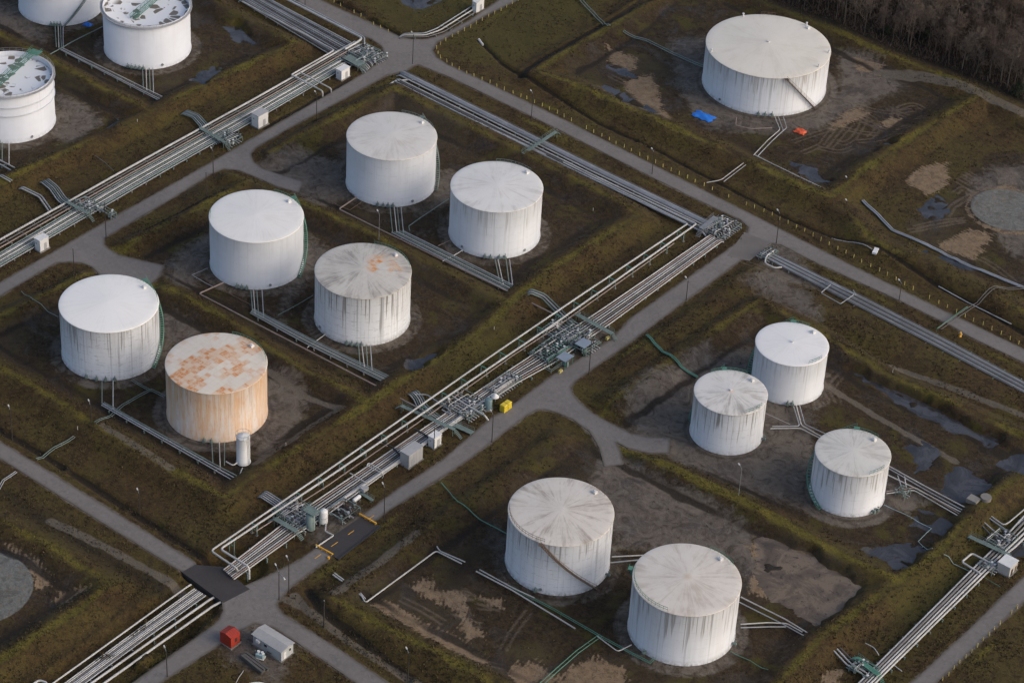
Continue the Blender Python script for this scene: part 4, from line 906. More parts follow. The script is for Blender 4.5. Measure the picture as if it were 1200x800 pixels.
# lower left rack, passing under the side road
zt = -.45
bundle([(228, 690), (152, 745), (77, 800), (50, 820)], [(241, 698), (168, 750), (96, 803), (70, 823)], 8, zt, 'the rack below the side road', 'bank side', [.2, .26, .17], ['pipe_grey', 'pipe_pale', 'pipe_pale', 'pipe_dull'], dive=(False, False), seed=1)
single([(224, 684.5), (221, 686), (62, 800), (40, 816)], .2, 'pipe_pale', 'lone pale pipe on the bank side of the rack below the side road', 0, bend=.2)
single([(262, 694), (246, 702), (107, 800), (85, 816)], .28, 'pipe_pale', 'thick pale pipe just outside the rack below the side road', -.5, bend=.2)
single([(265, 702), (249, 710), (122, 800), (100, 816)], .28, 'pipe_pale', 'thick pale pipe nearest the road below the side road crossing', -.4, bend=.2)
single([(36, 803), (46, 796), (56, 800), (48, 808)], .25, 'pipe_pale', 'hooped pipe end at the bottom left edge', .6)
# lower right rack
bundle([(1200, 605), (1172, 636), (1137, 670), (1022, 785), (985, 822)], [(1225, 608), (1190, 640), (1155, 673), (1036, 790), (1010, 816)], 5, .7, 'the lower-right rack', 'bank side', [.22, .3, .2, .26], ['pipe_pale', 'pipe_dull', 'pipe_pale', 'pipe_pale'], dive=(False, False), seed=0)
single([(1150, 673, .9), (1148, 671, 1.2), (1127, 658, 1.4), (1139, 648, 1.4), (1164, 661, 1.2), (1162, 663, .9)], .24, 'pipe_pale', 'bright square expansion loop standing out of the lower-right rack', bend=.7)
for i, (pts, w_) in enumerate([([(1155, 600), (1176, 615), (1182, 612), (1215, 584)], 'topmost'), ([(1158, 606), (1178, 620), (1183, 622), (1225, 587)], 'second'), ([(1150, 609), (1165, 622), (1182, 633)], 'third'), ([(1150, 615), (1163, 628), (1172, 630)], 'lowest')]):
    single(pts, .17, MATS[i], f'{w_} of the curved pipes leaving the bank above the small beige shed', .8)
single([(1180, 648), (1190, 640), (1198, 632), (1215, 618)], .26, 'pipe_pale', 'kinked white pipe beside the beige shed at the right edge', .9)
# racks inside the basins
def basin(A, B, n, z, where, mats, r=.15, **k): bundle(A, B, n, z, where, 'upper edge', [r, r*1.2, r*.9], mats, dive=(False, True), **k)
GG = ['pipe_grey', 'greygreen', 'pipe_pale', 'greygreen', 'pipe_grey']
basin([(472, 271), (600, 334)], [(459, 273), (596, 342)], 5, .5, 'the rack by the upper white tanks', GG, .16)
single([(418, 231), (397, 245), (462, 277), (600, 344), (647, 367), (650, 368)], .2, 'pipe_brown', 'long pinkish pipe in front of the two upper white tanks', .9)
basin([(297, 362), (368, 399), (464, 445)], [(293, 367), (357, 402), (456, 451)], 6, .5, 'the rack by the blotched-roof tank', ['greygreen', 'pipe_grey', 'greygreen', 'pipe_pale'], .16)
single([(262, 331), (233, 344), (300, 379), (489, 477), (500, 483)], .2, 'pipe_brown', 'long pinkish pipe in front of the smooth white and the blotched tank', .9)
basin([(122, 472), (247, 542), (287, 563)], [(119, 475), (243, 546), (281, 568)], 3, .45, 'the rack by the rusty tank', ['greygreen', 'pipe_grey', 'pipe_grey'], .16)
basin([(74, 57), (197, 117)], [(71, 59), (190, 120)], 4, .5, 'the rack between the open-topped tanks', ['pipe_pale', 'pipe_dull', 'pipe_pale', 'pipe_grey'], .16)
basin([(-20, 178), (32, 205)], [(-20, 182), (26, 208)], 2, .5, 'the rack by the left-edge tank', ['pipe_pale', 'pipe_grey'], .18)
single([(53, 67), (85, 49), (121, 31)], .16, 'greygreen', 'pipe crossing between the corner tank and the open-topped tank', .8)
def stubs(lst, where, z=.6, r=.13):
    for i, (a, b) in enumerate(lst): single([(a[0], a[1], .75), (b[0], b[1], z)], r, GG[(i+1) % 5], f'short connecting pipe from {where} to its rack, {ordn(i)} from the left', name='connecting_pipe', group='connecting pipes at '+where)
stubs([((457, 243), (460, 272)), ((462, 243), (465, 272)), ((465.5, 243), (468.5, 273)), ((470, 243), (473, 274))], 'the clean white tank')
stubs([((580, 304), (586, 332)), ((583.5, 304), (590, 334)), ((593, 304), (597, 335)), ((597, 304), (601, 337))], 'the faint-drip white tank')
stubs([((294, 340), (296, 366)), ((297, 340), (299, 368)), ((301, 341), (303, 370)), ((307, 340), (309, 372))], 'the smooth white tank')
stubs([((420, 404), (422, 429)), ((424, 405), (427, 430)), ((429, 405), (431, 432)), ((434, 404), (436, 434))], 'the blotched-roof tank')
stubs([((119.5, 446), (119.5, 473)), ((132.5, 446), (132.5, 479))], 'the grey-streaked tank'); stubs([((248, 517), (249.5, 543)), ((257, 518), (258, 548)), ((263, 518), (263, 545)), ((284, 548), (280, 558))], 'the rusty tank')
stubs([((64.5, 30), (66, 55)), ((68, 30), (69, 56)), ((71, 30), (72, 57)), ((74, 30), (74, 58))], 'the corner tank'); stubs([((167, 80), (168, 104)), ((171, 80), (172, 106)), ((175, 80), (176, 107)), ((179, 80), (180, 109))], 'the rear open-topped tank'); stubs([((2.5, 167), (2.5, 190)), ((10.5, 167), (10.5, 194))], 'the left-edge tank')
# small basin with three tanks
for i, (pts, r, mt) in enumerate([([(930, 476), (937, 499), (905, 499.5)], .13, 'pipe_grey'), ([(933, 475), (939, 498), (960, 510), (1005, 530), (1042, 546), (1085, 570), (1142, 600)], .16, 'pipe_pale'), ([(937, 475), (943, 497), (965, 507), (1042, 549), (1085, 574), (1138, 603)], .14, 'pipe_grey'), ([(1040, 556), (1075, 573), (1136, 605)], .16, 'pipe_pale'), ([(1039, 575.5), (1073, 571), (1128, 604)], .14, 'pipe_brown'), ([(1039, 578), (1071, 574), (1126, 606)], .14, 'pipe_pale'), ([(903, 502), (938, 501.5), (960, 513)], .13, 'pipe_pale'), ([(1052, 557), (1057, 572)], .13, 'pipe_grey'), ([(1060, 558), (1062, 571)], .13, 'pipe_pale')]):
    single(pts, r, mt, 'pipe ' + ['branching left from the rear small tank', 'leading from the rear small tank behind the right one, outermost', 'second of the pair behind the right small tank', 'joining the rack beyond the right small tank', 'leaving the right small tank, inner of two', 'leaving the right small tank, outer of two', 'lower twin branching left between the small tanks', 'linking the two racks beside the right small tank, left one', 'linking the two racks beside the right small tank, right one'][i], .7)
single([(897, 484), (926, 497)], .06, 'pipe_pale', 'thin pipe slanting behind the left small tank', .5)
drape([(1036, 591), (1060, 602), (1092, 618), (1076, 634), (1093, 642)], .07, 'paleblue', 'pale zigzag pipe crossing the puddle right of the small tanks', .5, 'thin_pipe')
drape([(1106, 649), (1112, 652), (1117, 660), (1130, 666), (1142, 672)], .07, 'paleblue', 'thin wavy line running to the lower-right rack', .3, 'thin_pipe')
drape([(1150, 674), (1160, 680), (1172, 687)], .07, 'green', 'thin green line between rack and corner road', .4, 'thin_pipe')
# lower basin
for i, (pts, r, mt, lb) in enumerate([([(390, 673), (403, 682), (408, 689), (416, 692), (424, 698), (428, 706), (511, 645), (541, 660)], .17, 'pipe_pale', 'angular pale pipe along two sides of the sandy basin, inner one'), ([(392, 671), (404, 680), (409, 686.5), (418, 689), (428, 701)], .15, 'pipe_pale', 'short wavy pale pipe climbing the bank of the sandy basin'), ([(512, 640), (515, 645), (545, 658)], .15, 'pipe_pale', 'short pale pipe end at the top corner of the sandy basin'),
    ([(558, 669), (600, 691), (674, 736)], .17, 'pipe_pale', 'pale pipe passing in front of the cracked-roof tank'), ([(562, 667), (602, 689), (626, 700)], .15, 'pipe_pale', 'pale pipe beside the green one in front of the cracked-roof tank'), ([(700, 745), (724, 763), (740, 755)], .13, 'pipe_pale', 'short pipe turning toward the lowest tank'),
    ([(717, 652), (757, 650)], .16, 'pipe_pale', 'upper pale pipe between the two lower tanks'), ([(715, 659), (755, 655)], .16, 'pipe_grey', 'lower grey pipe between the two lower tanks'),
    ([(868, 699), (920, 725), (956, 747)], .16, 'pipe_pale', 'upper pale pipe right of the lowest tank'), ([(866, 705), (918, 731), (952, 750)], .14, 'pipe_grey', 'second pipe right of the lowest tank'), ([(868, 731), (900, 729), (922, 730), (940, 740)], .15, 'pipe_pale', 'bent pipe from the base of the lowest tank'), ([(868, 735), (900, 734), (921, 734)], .14, 'pipe_grey', 'lower bent pipe from the base of the lowest tank'),
    ([(977, 762), (993, 779), (1010, 788), (1014, 796)], .18, 'pipe_pale', 'bent pipe leaving the bank at the bottom right, left of three'), ([(981, 760), (997, 777), (1014, 786)], .18, 'pipe_pale', 'bent pipe leaving the bank at the bottom right, middle of three'), ([(984, 758), (1000, 774), (1018, 785)], .14, 'pipe_dull', 'bent pipe leaving the bank at the bottom right, right of three'),
    ([(1014, 753), (1024, 758), (1030, 767)], .1, 'pipe_pale', 'short thin pipe left of the lower-right rack'), ([(1045, 777), (1057, 786)], .1, 'pipe_pale', 'short thin pipe right of the lower-right rack')]):
    single(pts, r, mt, lb, .7)
drape([(598, 688), (650, 715), (700, 744), (762, 777), (768, 771)], .09, 'green', 'green pipe in front of the two lower tanks', .6, 'thin_pipe', twin=.45)
drape([(702, 743), (675, 762), (632, 800), (610, 818)], .10, 'green', 'green twin pipe leading to the bottom edge from the lower basin', .6, 'twin_pipe', twin=.8)
drape([(856, 763), (880, 774), (900, 784)], .08, 'green', 'thin green pipe right of the foot of the lowest tank', .4, 'thin_pipe')
drape([(517, 565), (528, 578), (536, 587), (548, 595), (556, 603), (594, 625)], .13, 'green', 'green hose crossing the bank toward the cracked-roof tank', .4)
drape([(757, 392), (765, 401), (780, 414), (798, 430), (806, 436), (817, 442)], .16, 'green', 'green twin hose crossing the bank to the left small tank', .5, twin=.45)
drape([(25, 341), (38, 350), (48, 355), (56, 365), (68, 371)], .09, 'greygreen', 'thin hose leading to the streaked tank from the left road', .4)
drape([(113, 495), (145, 475), (177, 457), (192, 465)], .09, 'greygreen', 'twin thin pipe from the bank between the streaked and rusty tanks', .5, 'twin_pipe', twin=.6)
drape([(176, 456), (155, 444)], .08, 'greygreen', 'short twin pipe at the foot of the streaked tank', .5, 'twin_pipe', twin=.5)
drape([(44, 538), (65, 525), (88, 512)], .09, 'greygreen', 'twin thin pipe lying on the bank above the side road', .4, 'twin_pipe', twin=.6)
drape([(-4, 580), (5, 563), (20, 553)], .10, 'pipe_grey', 'twin pipe below the side road at the left edge', .6, 'twin_pipe', twin=.5)
drape([(674, -6), (690, 12), (704, 26), (712, 30)], .13, 'greygreen', 'twin green pipe crossing the grass at the top edge', .5, 'twin_pipe', twin=.9)
drape([(730, 37), (757, 48), (785, 62), (825, 79)], .13, 'greygreen', 'twin green pipe crossing the mud to the broadest tank', .6, 'twin_pipe', twin=.9)
drape([(1200, 336), (1168, 335), (1150, 348), (1135, 360), (1118, 372), (1100, 384)], .09, 'pipe_dull', 'twin pipe bent toward the right edge beside the round pad', .8, 'twin_pipe', twin=.8)
drape([(1134, 359), (1117, 371), (1098, 385)], .09, 'green', 'green pipe crossing the ditch beyond the straight road', 1.1, 'thin_pipe')
drape([(1010, 235), (1028, 252), (1045, 270), (1085, 287), (1137, 312), (1200, 338), (1240, 358)], .2, 'pipe_grey', 'grey covered duct skirting the basin at the right edge', .3, 'covered_duct', twin=.6)
drape([(975, 277), (1000, 284), (1022, 292)], .12, 'pipe_pale', 'white pipe lying in the ditch, left piece', .2, 'ditch_pipe')
drape([(1100, 335), (1140, 357), (1185, 380)], .14, 'pipe_pale', 'white pipe lying in the ditch, long right piece', .25, 'ditch_pipe')
MB().box(G(1026, 294, .3), (1.2, 2.6, .5), .3).build('pump_cover', 'white', label='small white cover beside the ditch pipe', cat='cover')
single([(885, 182), (905, 192), (940, 209), (972, 224), (980, 221)], .15, 'pipe_pale', 'pale pipe at the lower corner of the broad-tank basin, upper of two', 1.15)
single([(883, 185), (903, 195), (938, 212), (968, 226)], .12, 'pipe_grey', 'grey pipe at the lower corner of the broad-tank basin, lower of two', 1.0)
for i, pts in enumerate([[(908, 137), (914, 152), (900, 164), (883, 182)], [(912, 137), (918, 153), (904, 166), (887, 184)], [(918, 137), (922, 150), (917, 154)], [(863, 138), (862, 147), (880, 151), (905, 150)]]):
    single(pts, .12, ['pipe_pale', 'pipe_grey', 'pipe_grey', 'pipe_brown'][i], ['left pipe', 'right pipe', 'short third pipe', 'thin brown bent pipe'][i]+' at the front foot of the broadest tank', .7)
single([(878, 186, 1.0), (862, 198, 2.6), (845, 211, 1.2), (828, 214, .6)], .12, 'pipe_pale', 'pale pipe from the broad-tank basin over the bank to the ditch, left of two', bend=1.)
single([(881, 188, 1.0), (865, 200, 2.6), (848, 213, 1.2)], .10, 'pipe_grey', 'grey pipe from the broad-tank basin over the bank, right of two', bend=1.)
drape([(415, 229), (405, 222), (382, 232), (395, 240), (410, 246), (424, 236)], .08, 'brownsteel', 'thin brown pipe frame left of the clean white tank', .5, 'thin_pipe')
drape([(526, 233), (505, 247), (479, 265), (480, 270)], .14, 'greygreen', 'grey-green pipe between the two upper white tanks', .6, 'thin_pipe')
drape([(528, 281), (513, 288)], .08, 'pipe_brown', 'short brown pipe at the left foot of the faint-drip tank', .5, 'thin_pipe')
drape([(542, 293), (522, 304), (519, 306)], .13, 'pipe_pale', 'short pale pipe at the front foot of the faint-drip tank', .7, 'thin_pipe')
drape([(367, 346), (350, 356), (326, 369)], .09, 'greygreen', 'thin pipe left of the blotched-roof tank', .5, 'thin_pipe')
drape([(243, 314), (225, 322), (240, 331), (250, 336)], .07, 'pipe_grey', 'thin bent pipe left of the smooth white tank', .5, 'thin_pipe')
drape([(382, 391), (371, 399), (360, 407)], .13, 'pipe_pale', 'short pale pipe at the left foot of the blotched-roof tank', .7, 'thin_pipe')
drape([(260, 334), (247, 337), (262, 340), (299, 360)], .08, 'brownsteel', 'thin brown line in front of the smooth white tank', .5, 'thin_pipe')
# ends that surface outside the banks
def culvert_pipes(pts, n, where, mats=('greygreen', 'pipe_grey'), gap=.55, r=.16, off=.7):
    w_ = [Vector(G(x, y, off)) for x, y in pts]
    for i in range(n):
        out = []
        for j, v in enumerate(w_):
            d = (w_[min(j+1, len(w_)-1)]-w_[max(j-1, 0)]); d.z = 0; d.normalize(); out.append(v+Vector((-d.y, d.x, 0))*(i-(n-1)/2)*gap)
        d0 = (out[0]-out[1]).normalized(); out = [out[0]+d0*1.2+Vector((0, 0, -1.6))]+out
        pipe_obj([tuple(q) for q in out], r, mats[i % len(mats)], f'{ordn(i)} of the pipes emerging from the bank {where}', 'pipes emerging from the bank '+where, 'pipeline', .8)
culvert_pipes([(216, 131), (229, 136), (238, 146), (244, 158), (256, 168)], 5, 'near the green steps walkway', ('greygreen', 'pipe_grey'), .6)
culvert_pipes([(52, 211), (63, 220), (72, 233), (90, 248)], 5, 'near the far-left valve group', ('pipe_grey', 'greygreen'), .6)
culvert_pipes([(25, 219), (47, 230), (59, 247)], 2, 'at the far left edge', ('pipe_pale', 'pipe_grey'), .8, .2)
culvert_pipes([(0, 205), (13, 212)], 2, 'in the left-edge corner', ('pipe_pale', 'pipe_grey'), .7)
culvert_pipes([(111, 182), (122, 190), (133, 200)], 1, 'above the left rack', ('pipe_dull',), .6, .1)
culvert_pipes([(484, 459), (490, 466), (494, 475), (506, 486), (520, 496)], 5, 'at the lower crossing of the raised pipes', ('pipe_grey', 'greygreen', 'pipe_pale'), .6)
culvert_pipes([(308, 578), (322, 587), (340, 600), (352, 612)], 5, 'at the lower end of the raised pipes', ('pipe_grey', 'pipe_pale'), .6)
culvert_pipes([(622, 341), (637, 347), (648, 358), (660, 370), (675, 382)], 3, 'at the upper crossing of the raised pipes', ('greygreen', 'pipe_grey'), .9, .2)
single([(487, 462), (500, 462), (512, 470), (524, 478), (530, 486), (518, 480)], .16, 'pipe_grey', 'bent pipe at the lower crossing of the raised pipes', 1.0)
for i, (a_, b_) in enumerate([((436, 553), (450, 565)), ((440, 540), (468, 556)), ((545, 467), (575, 490)), ((572, 461), (580, 466))]):
    pass
single([(410, 554), (430, 566), (449, 552), (432, 542), (430, 545)], .15, 'pipe_pale', 'pale hoop pipe over the central rack left of the grey shed', 1.7)
single([(430, 545), (449, 555), (449, 558, .3)], .13, 'pipe_pale', 'short pale crosspipe on the central rack left of the grey shed', 1.7)
single([(530, 464, 1.2), (546, 474, 1.7), (567, 486, 1.7), (569, 488, 1.7), (572, 492, .7)], .24, 'pipe_pale', 'pale pipe crossing the central rack to the roadside near the yellow bin', 1.7)
single([(600, 396, 2.2), (670, 407, 1.6)], .01, 'pipe_pale', 'thin cable over the valve area', .5) if False else None
single([(384, 596, 1.3), (381, 622, .4), (391, 627, .4), (370, 641, .4)], .18, 'pipe_pale', 'white angled kerbside pipe beside the slim white vessel', .4, bend=.3)
single([(440, 513), (460, 524), (470, 534)], .2, 'dark', 'dark pipe crossing under the raised pair to the grey shed', .9)
single([(485, 502), (497, 508), (507, 517)], .2, 'dark', 'dark pipe crossing the rack to the white kiosk by the grey shed', 1.0)

# ---------------------------------------------------------------- valve groups and walkways
def valve(m, x, y, z, r=.28):
    m.cyl((x, y, z-r), r, 2*r, 8); m.cyl((x, y, z+r), .07, .7, 5); m.cyl((x, y, z+r+.7), .3, .05, 10)
def manifold(px, py, lx, ly, label, seed=0, dens=1., rot=0., canopy=False, mats=('pipe_grey', 'greygreen', 'pipe_pale')):
    g = P(px, py, .3); rr = random.Random(seed); gz = max(-.1, min(.1, ht(g[0], g[1])))
    t = thing('valve_manifold', label, 'valve manifold', (g[0], g[1], gz), rot); t['group'] = 'valve manifolds on the pipe racks'
    fr = MB()
    for sx in (-1, 1):
        for sy in (-1, 1): fr.box((sx*lx/2, sy*ly/2, .75), (.18, .18, 1.5))
    for sx in (-1, 1): fr.box((sx*lx/2, 0, 1.45), (.16, ly, .16))
    for sy in (-1, 1): fr.box((0, sy*ly/2, 1.45), (lx, .16, .16))
    fr.build('frame', 'greygreen', t)
    n = int(lx*ly*dens/1.8)
    for k in range(max(2, int(ly/.9))):
        y = -ly/2+.4+k*.9; m = MB(); m.tube(fillet([(-lx/2-1, y, .5), (-lx*.2, y, .5), (-lx*.2, y, 1.1), (lx*.25, y, 1.1), (lx*.25, y, .5), (lx/2+.6, y, .5)], .3), .13+.06*rr.random(), 6)
        m.build('pipe_spool', rr.choice(mats), t)
    for k in range(min(30, n)):
        m = MB(); x, y = rr.uniform(-lx/2, lx/2), rr.uniform(-ly/2, ly/2); valve(m, x, y, rr.choice([.6, 1.1]), rr.uniform(.2, .36)); m.build('valve', rr.choice(['pipe_grey', 'greygreen', 'white', 'steel', 'dark']), t)
    for k in range(int(lx/1.8)):
        m = MB(); x = rr.uniform(-lx/2, lx/2); m.tube(fillet([(x, -ly/2, .5), (x, -ly/2, 1.6+rr.random()*.5), (x+.1, ly*rr.uniform(.1, .5), 1.6), (x+.1, ly/2, .5)], .4), .1, 6); m.build('riser_pipe', rr.choice(mats), t)
    return t
def walkway(a, b, wd, z, label, mat='greygreen', steps=True):
    """crossover platform from survey point a to b with handrails"""
    A = Vector(P(a[0], a[1], z)); B = Vector(P(b[0], b[1], z)); d = (B-A); ln = d.length; ang = atan2(d.y, d.x); gz = 0
    t = thing('crossover_walkway', label, 'walkway', (A.x, A.y, 0), ang); t['group'] = 'steel crossover walkways'
    m = MB(); m.box((ln/2, 0, z), (ln, wd, .08)); 
    for i in range(int(ln/.6)): m.box((.3+i*.6, 0, z+.05), (.06, wd, .03))
    m.build('deck', mat, t)
    for s in (-1, 1):
        m = MB()
        for zz in (.55, 1.05): m.bar((0, s*wd/2, z+zz), (ln, s*wd/2, z+zz), .045)
        k = max(2, int(ln/1.8))
        for i in range(k+1): m.bar((ln*i/k, s*wd/2, z), (ln*i/k, s*wd/2, z+1.05), .045)
        m.build('handrail', mat, t)
    for x in (0.3, ln-.3):
        m = MB()
        for s in (-1, 1): m.box((x, s*wd*.42, z/2-.3), (.14, .14, z+.55))
        m.build('leg', mat, t)
    if steps:
        for x0, s in ((0, -1), (ln, 1)):
            m = MB(); k = max(2, int(z/.25))
            for i in range(k): m.box((x0+s*(.2+i*.28), 0, z-(i+1)*z/k), (.26, wd*.9, .05))
            m.build('steps', mat, t)
    return t
walkway((652, 154), (613, 180), 1.1, 1.9, 'green crossover walkway over the long diagonal rack', 'greygreen')
walkway((235, 150), (264, 167), 1.0, 1.7, 'green crossover walkway among valves beside the left road')
walkway((48, 209), (92, 245), 1.0, 1.7, 'long green crossover walkway with steps at far left') if False else None
walkway((78, 236), (104, 250), 1.1, 1.7, 'green crossover walkway by the crossing at far left')
walkway((470, 475), (533, 503), 1.0, 1.8, 'grey-green walkway crossing the central rack below the lower valve group')
walkway((531, 497), (577, 505), 1.5, .5, 'low grey-green gangway from the central rack to the road edge', steps=False) if False else None
walkway((530, 496), (554, 507), 1.5, .6, 'low gangway from the lower valve group to the road edge', steps=False)
walkway((676, 368), (718, 391), 1.3, 1.6, 'broad green walkway over the upper valve group')
walkway((322, 607), (348, 622), 1.3, 1.6, 'narrow walkway above the rack left of the tall grey cabinet')
walkway((152, 600), (151, 599), 1, 1, 'x') if False else None
walkway((839, 254), (822, 268), 1.6, 1.6, 'steel walkway at the junction end of the long diagonal rack', 'steel')
walkway((1136, 628), (1183, 650), 1.2, 1.7, 'green walkway beside the beige shed')
walkway((1003, 770), (1030, 790), 1.3, 1.4, 'green walkway on the lower-right rack near the bottom edge', 'green')
walkway((406, 66), (424, 76), 3.0, 1.6, 'square green platform behind the white shed near the junction')
walkway((414, 572), (437, 586), .8, .4, 'low plank walkway by the pale capsule tank', steps=False)
manifold(268, 164, 5.5, 5, 'valve manifold beside the green steps at the left road', 1)
manifold(424, 62, 8, 7, 'valve manifold at the road end of the wide top-left rack', 2, 1.3, mats=('pipe_grey', 'steel', 'pipe_pale'))
manifold(440, 68, 5, 5, 'cluster of valves at the tip of the verge by the four-way junction', 12, 1.3, mats=('steel', 'pipe_grey'))
manifold(103, 242, 6, 3.5, 'valve manifold crossing the rack at far left', 3)
manifold(124, 250, 6, 2, 'narrow valve group reaching toward the left road', 4)
manifold(545, 476, 9, 8, 'lower valve manifold between raised pipes and road', 5, 1.2)
manifold(590, 452, 4, 9, 'valve row beside the yellow bin', 15, 1.)
manifold(664, 391, 10, 8, 'upper valve manifold beneath the raised pipes', 6, 1.2)
manifold(648, 411, 6, 11, 'valve bank behind the two blue canopies', 7, 1.2, mats=('greygreen', 'pipe_grey', 'green'))
manifold(684, 405, 6, 6, 'valve group at the road edge right of the canopies', 17, .8)
manifold(350, 604, 9, 7, 'dense valve manifold beside the tall grey cabinet', 8, 1.4, mats=('steel', 'pipe_grey', 'pipe_pale'))
manifold(402, 600, 5, 6, 'pump skid with valves at the yellow road barriers', 9, .8, mats=('dark', 'pipe_grey', 'brownsteel'))
manifold(846, 269, 6, 9, 'valve manifold at the junction end of the long diagonal rack', 10, 1.0, mats=('steel', 'pipe_grey', 'pipe_pale'))
manifold(1174, 635, 5, 6, 'valve manifold behind the beige shed', 11, 1., mats=('greygreen', 'pipe_pale'))
manifold(1158, 665, 3.5, 3, 'small valve group below the square expansion loop', 13, 1.2)
manifold(1012, 786, 5, 4, 'valve manifold at the bottom end of the lower-right rack', 14, 1., mats=('greygreen', 'pipe_pale'))
manifold(1058, 578, 2.5, 2.5, 'small valve group beside the right small tank', 16, 1.)
manifold(900, 300, 2.5, 5, 'valves at the head of the wide grey rack right of the junction', 18, .8, mats=('steel', 'pipe_pale'))
manifold(428, 72, 2.5, 7, 'tall pipe bends behind the white shed near the junction', 19, .6)
def canopy(px, py, label):
    g = P(px, py, 2.6); t = thing('canopy', label, 'canopy', (g[0], g[1], 0)); m = MB(); m.box((0, 0, 2.65), (3.0, 3.4, .12)); 
    m.build('roof', 'paleblue' if 0 else 'shedgrey', t)
    for sx in (-1, 1):
        for sy in (-1, 1): MB().box((sx*1.3, sy*1.5, 1.3), (.12, .12, 2.6)).build('post', 'green', t)
    m = MB(); m.box((.3, 0, .9), (1.6, .8, 1.6)); m.build('equipment_cabinet', 'greygreen', t)
canopy(662, 418, 'blue-grey flat canopy on green posts, left of the pair by the road'); canopy(684, 402, 'blue-grey flat canopy on green posts, right of the pair by the road')
MT['canopy'] = simple('blue_grey_sheet', (.22, .27, .33), .5, 0, .15, 2)
for o in bpy.data.objects:
    if o.name.startswith('roof') and o.parent and o.parent.name.startswith('canopy'): o.data.materials[0] = MT['canopy']
# ---------------------------------------------------------------- sheds
def shed(near, left, right, top, wall, roof, label, name='shed', gable=None, over=.12, details=None, cat='shed'):
    N, Lf, Rt = Vector(P(*near)), Vector(P(*left)), Vector(P(*right)); W = (Lf-N).length; D = (Rt-N).length
    h = 0.
    for _ in range(40):
        if proj(N.x, N.y, h)[1] <= near[1]-top: break
        h += .1
    t = thing(name, label, cat, (N.x-W/2, N.y+D/2, max(0, ht(N.x, N.y)*0)))
    MB().box((0, 0, h/2), (W, D, h)).build('wall', wall, t)
    r = MB()
    if gable == 'Y':
        k = .16*W
        r.add([(-W/2-over, -D/2-over, h-.02), (0, -D/2-over, h+k), (W/2+over, -D/2-over, h-.02), (-W/2-over, D/2+over, h-.02), (0, D/2+over, h+k), (W/2+over, D/2+over, h-.02)], [(0, 1, 4, 3), (1, 2, 5, 4), (0, 2, 1), (3, 4, 5), (0, 3, 5, 2)])
        for i in range(int(D/.55)+1):
            y = -D/2+i*.55
            for s in (-1, 1): r.bar((0, y, h+k+.03), (s*(W/2+over), y, h+.01), .04)
    elif gable == 'X':
        k = .13*D
        r.add([(-W/2-over, -D/2-over, h-.02), (-W/2-over, 0, h+k), (-W/2-over, D/2+over, h-.02), (W/2+over, -D/2-over, h-.02), (W/2+over, 0, h+k), (W/2+over, D/2+over, h-.02)], [(0, 3, 4, 1), (1, 4, 5, 2), (0, 1, 2), (3, 5, 4), (0, 2, 5, 3)])
        for i in range(int(W/.6)+1):
            x = -W/2+i*.6
            for s in (-1, 1): r.bar((x, 0, h+k+.03), (x, s*(D/2+over), h+.01), .04)
    else:
        r.box((0, 0, h+.07), (W+2*over, D+2*over, .14))
        for i in range(int(W/.8)+1): r.box((-W/2+i*.8, 0, h+.155), (.06, D+2*over, .03))
    r.build('roof', roof, t)
    fd = MB(); fd.box((0, 0, -.1), (W+.5, D+.5, .34)); fd.build('base_slab', 'concrete', t)
    if details: details(t, W, D, h)
    return t
def door(t, x, y, face, w_=.9, h_=2., mat='shedgrey'):
    m = MB(); d = (w_, .05, h_) if face == 'y' else (.05, w_, h_)
    m.box((x, y, h_/2+.1), d); o = m.build('door', mat, t)
    k = MB(); k.box((x+(.3 if face == 'y' else .04), y-(.04 if face == 'y' else -.3), 1.1), (.08, .08, .08)); k.build('handle', 'dark', o)
def window(t, x, y, z, face, w_=.8, h_=.7):
    m = MB(); m.box((x, y, z), (w_+.14, .05, h_+.14) if face == 'y' else (.05, w_+.14, h_+.14)); o = m.build('window_frame', 'white', t)
    m = MB(); m.box((x+(0 if face == 'y' else .02), y-(.02 if face == 'y' else 0), z), (w_, .05, h_) if face == 'y' else (.05, w_, h_)); m.build('pane', 'glass', o)
def d1(t, W, D, h): door(t, W/2+.02, D*.1, 'x'); MB().box((-W*.15, -D/2-.05, h*.65), (.5, .1, .5)).build('vent_grille', 'shedgrey', t)
shed((303, 151), (294.8, 147), (314, 144.5), 14, 'white', 'shedgrey', 'white flat-roofed shed on the roadside of the left rack, beside the valve steps', details=d1)
shed((400.2, 94.7), (394, 91.5), (409.3, 89), 10.5, 'white', 'white', 'small white shed beneath the four-way junction at the end of the left road', details=d1)
shed((47.5, 295.5), (40.5, 292.3), (55.5, 289), 12.5, 'white', 'white', 'small white kiosk on the left rack near the left edge', name='kiosk', details=d1)
def d4(t, W, D, h):
    for i in range(int(D/.6)): MB().box((W/2+.02, -D/2+.3+i*.6, h/2), (.03, .05, h-.1)).build('cladding_rib', 'shedgrey', t) if i % 2 == 0 else None
    door(t, W/2+.03, -D*.2, 'x', 1.0, 2.1, 'pipe_grey')
shed((479, 549), (469, 543), (495.3, 537.5), 14.5, 'shedgrey', 'shedgrey', 'large grey ribbed shed standing between central rack and road', details=d4)
shed((508.6, 526), (502, 522), (517.7, 520.5), 11.5, 'white', 'white', 'white kiosk just above the large grey shed', name='kiosk', details=d1)
shed((558, 15.6), (554, 13.2), (566, 10.2), 11.5, 'white', 'white', 'small white shed at the top edge beside the pond and narrow road', details=d1)
def d7(t, W, D, h): door(t, W/2+.02, -D*.18, 'x', .9, 1.6, 'dark'); door(t, W/2+.02, D*.3, 'x', .8, 1.5, 'brownsteel'); window(t, -W*.1, -D/2-.02, h*.6, 'y', .6, .5) if 0 else None
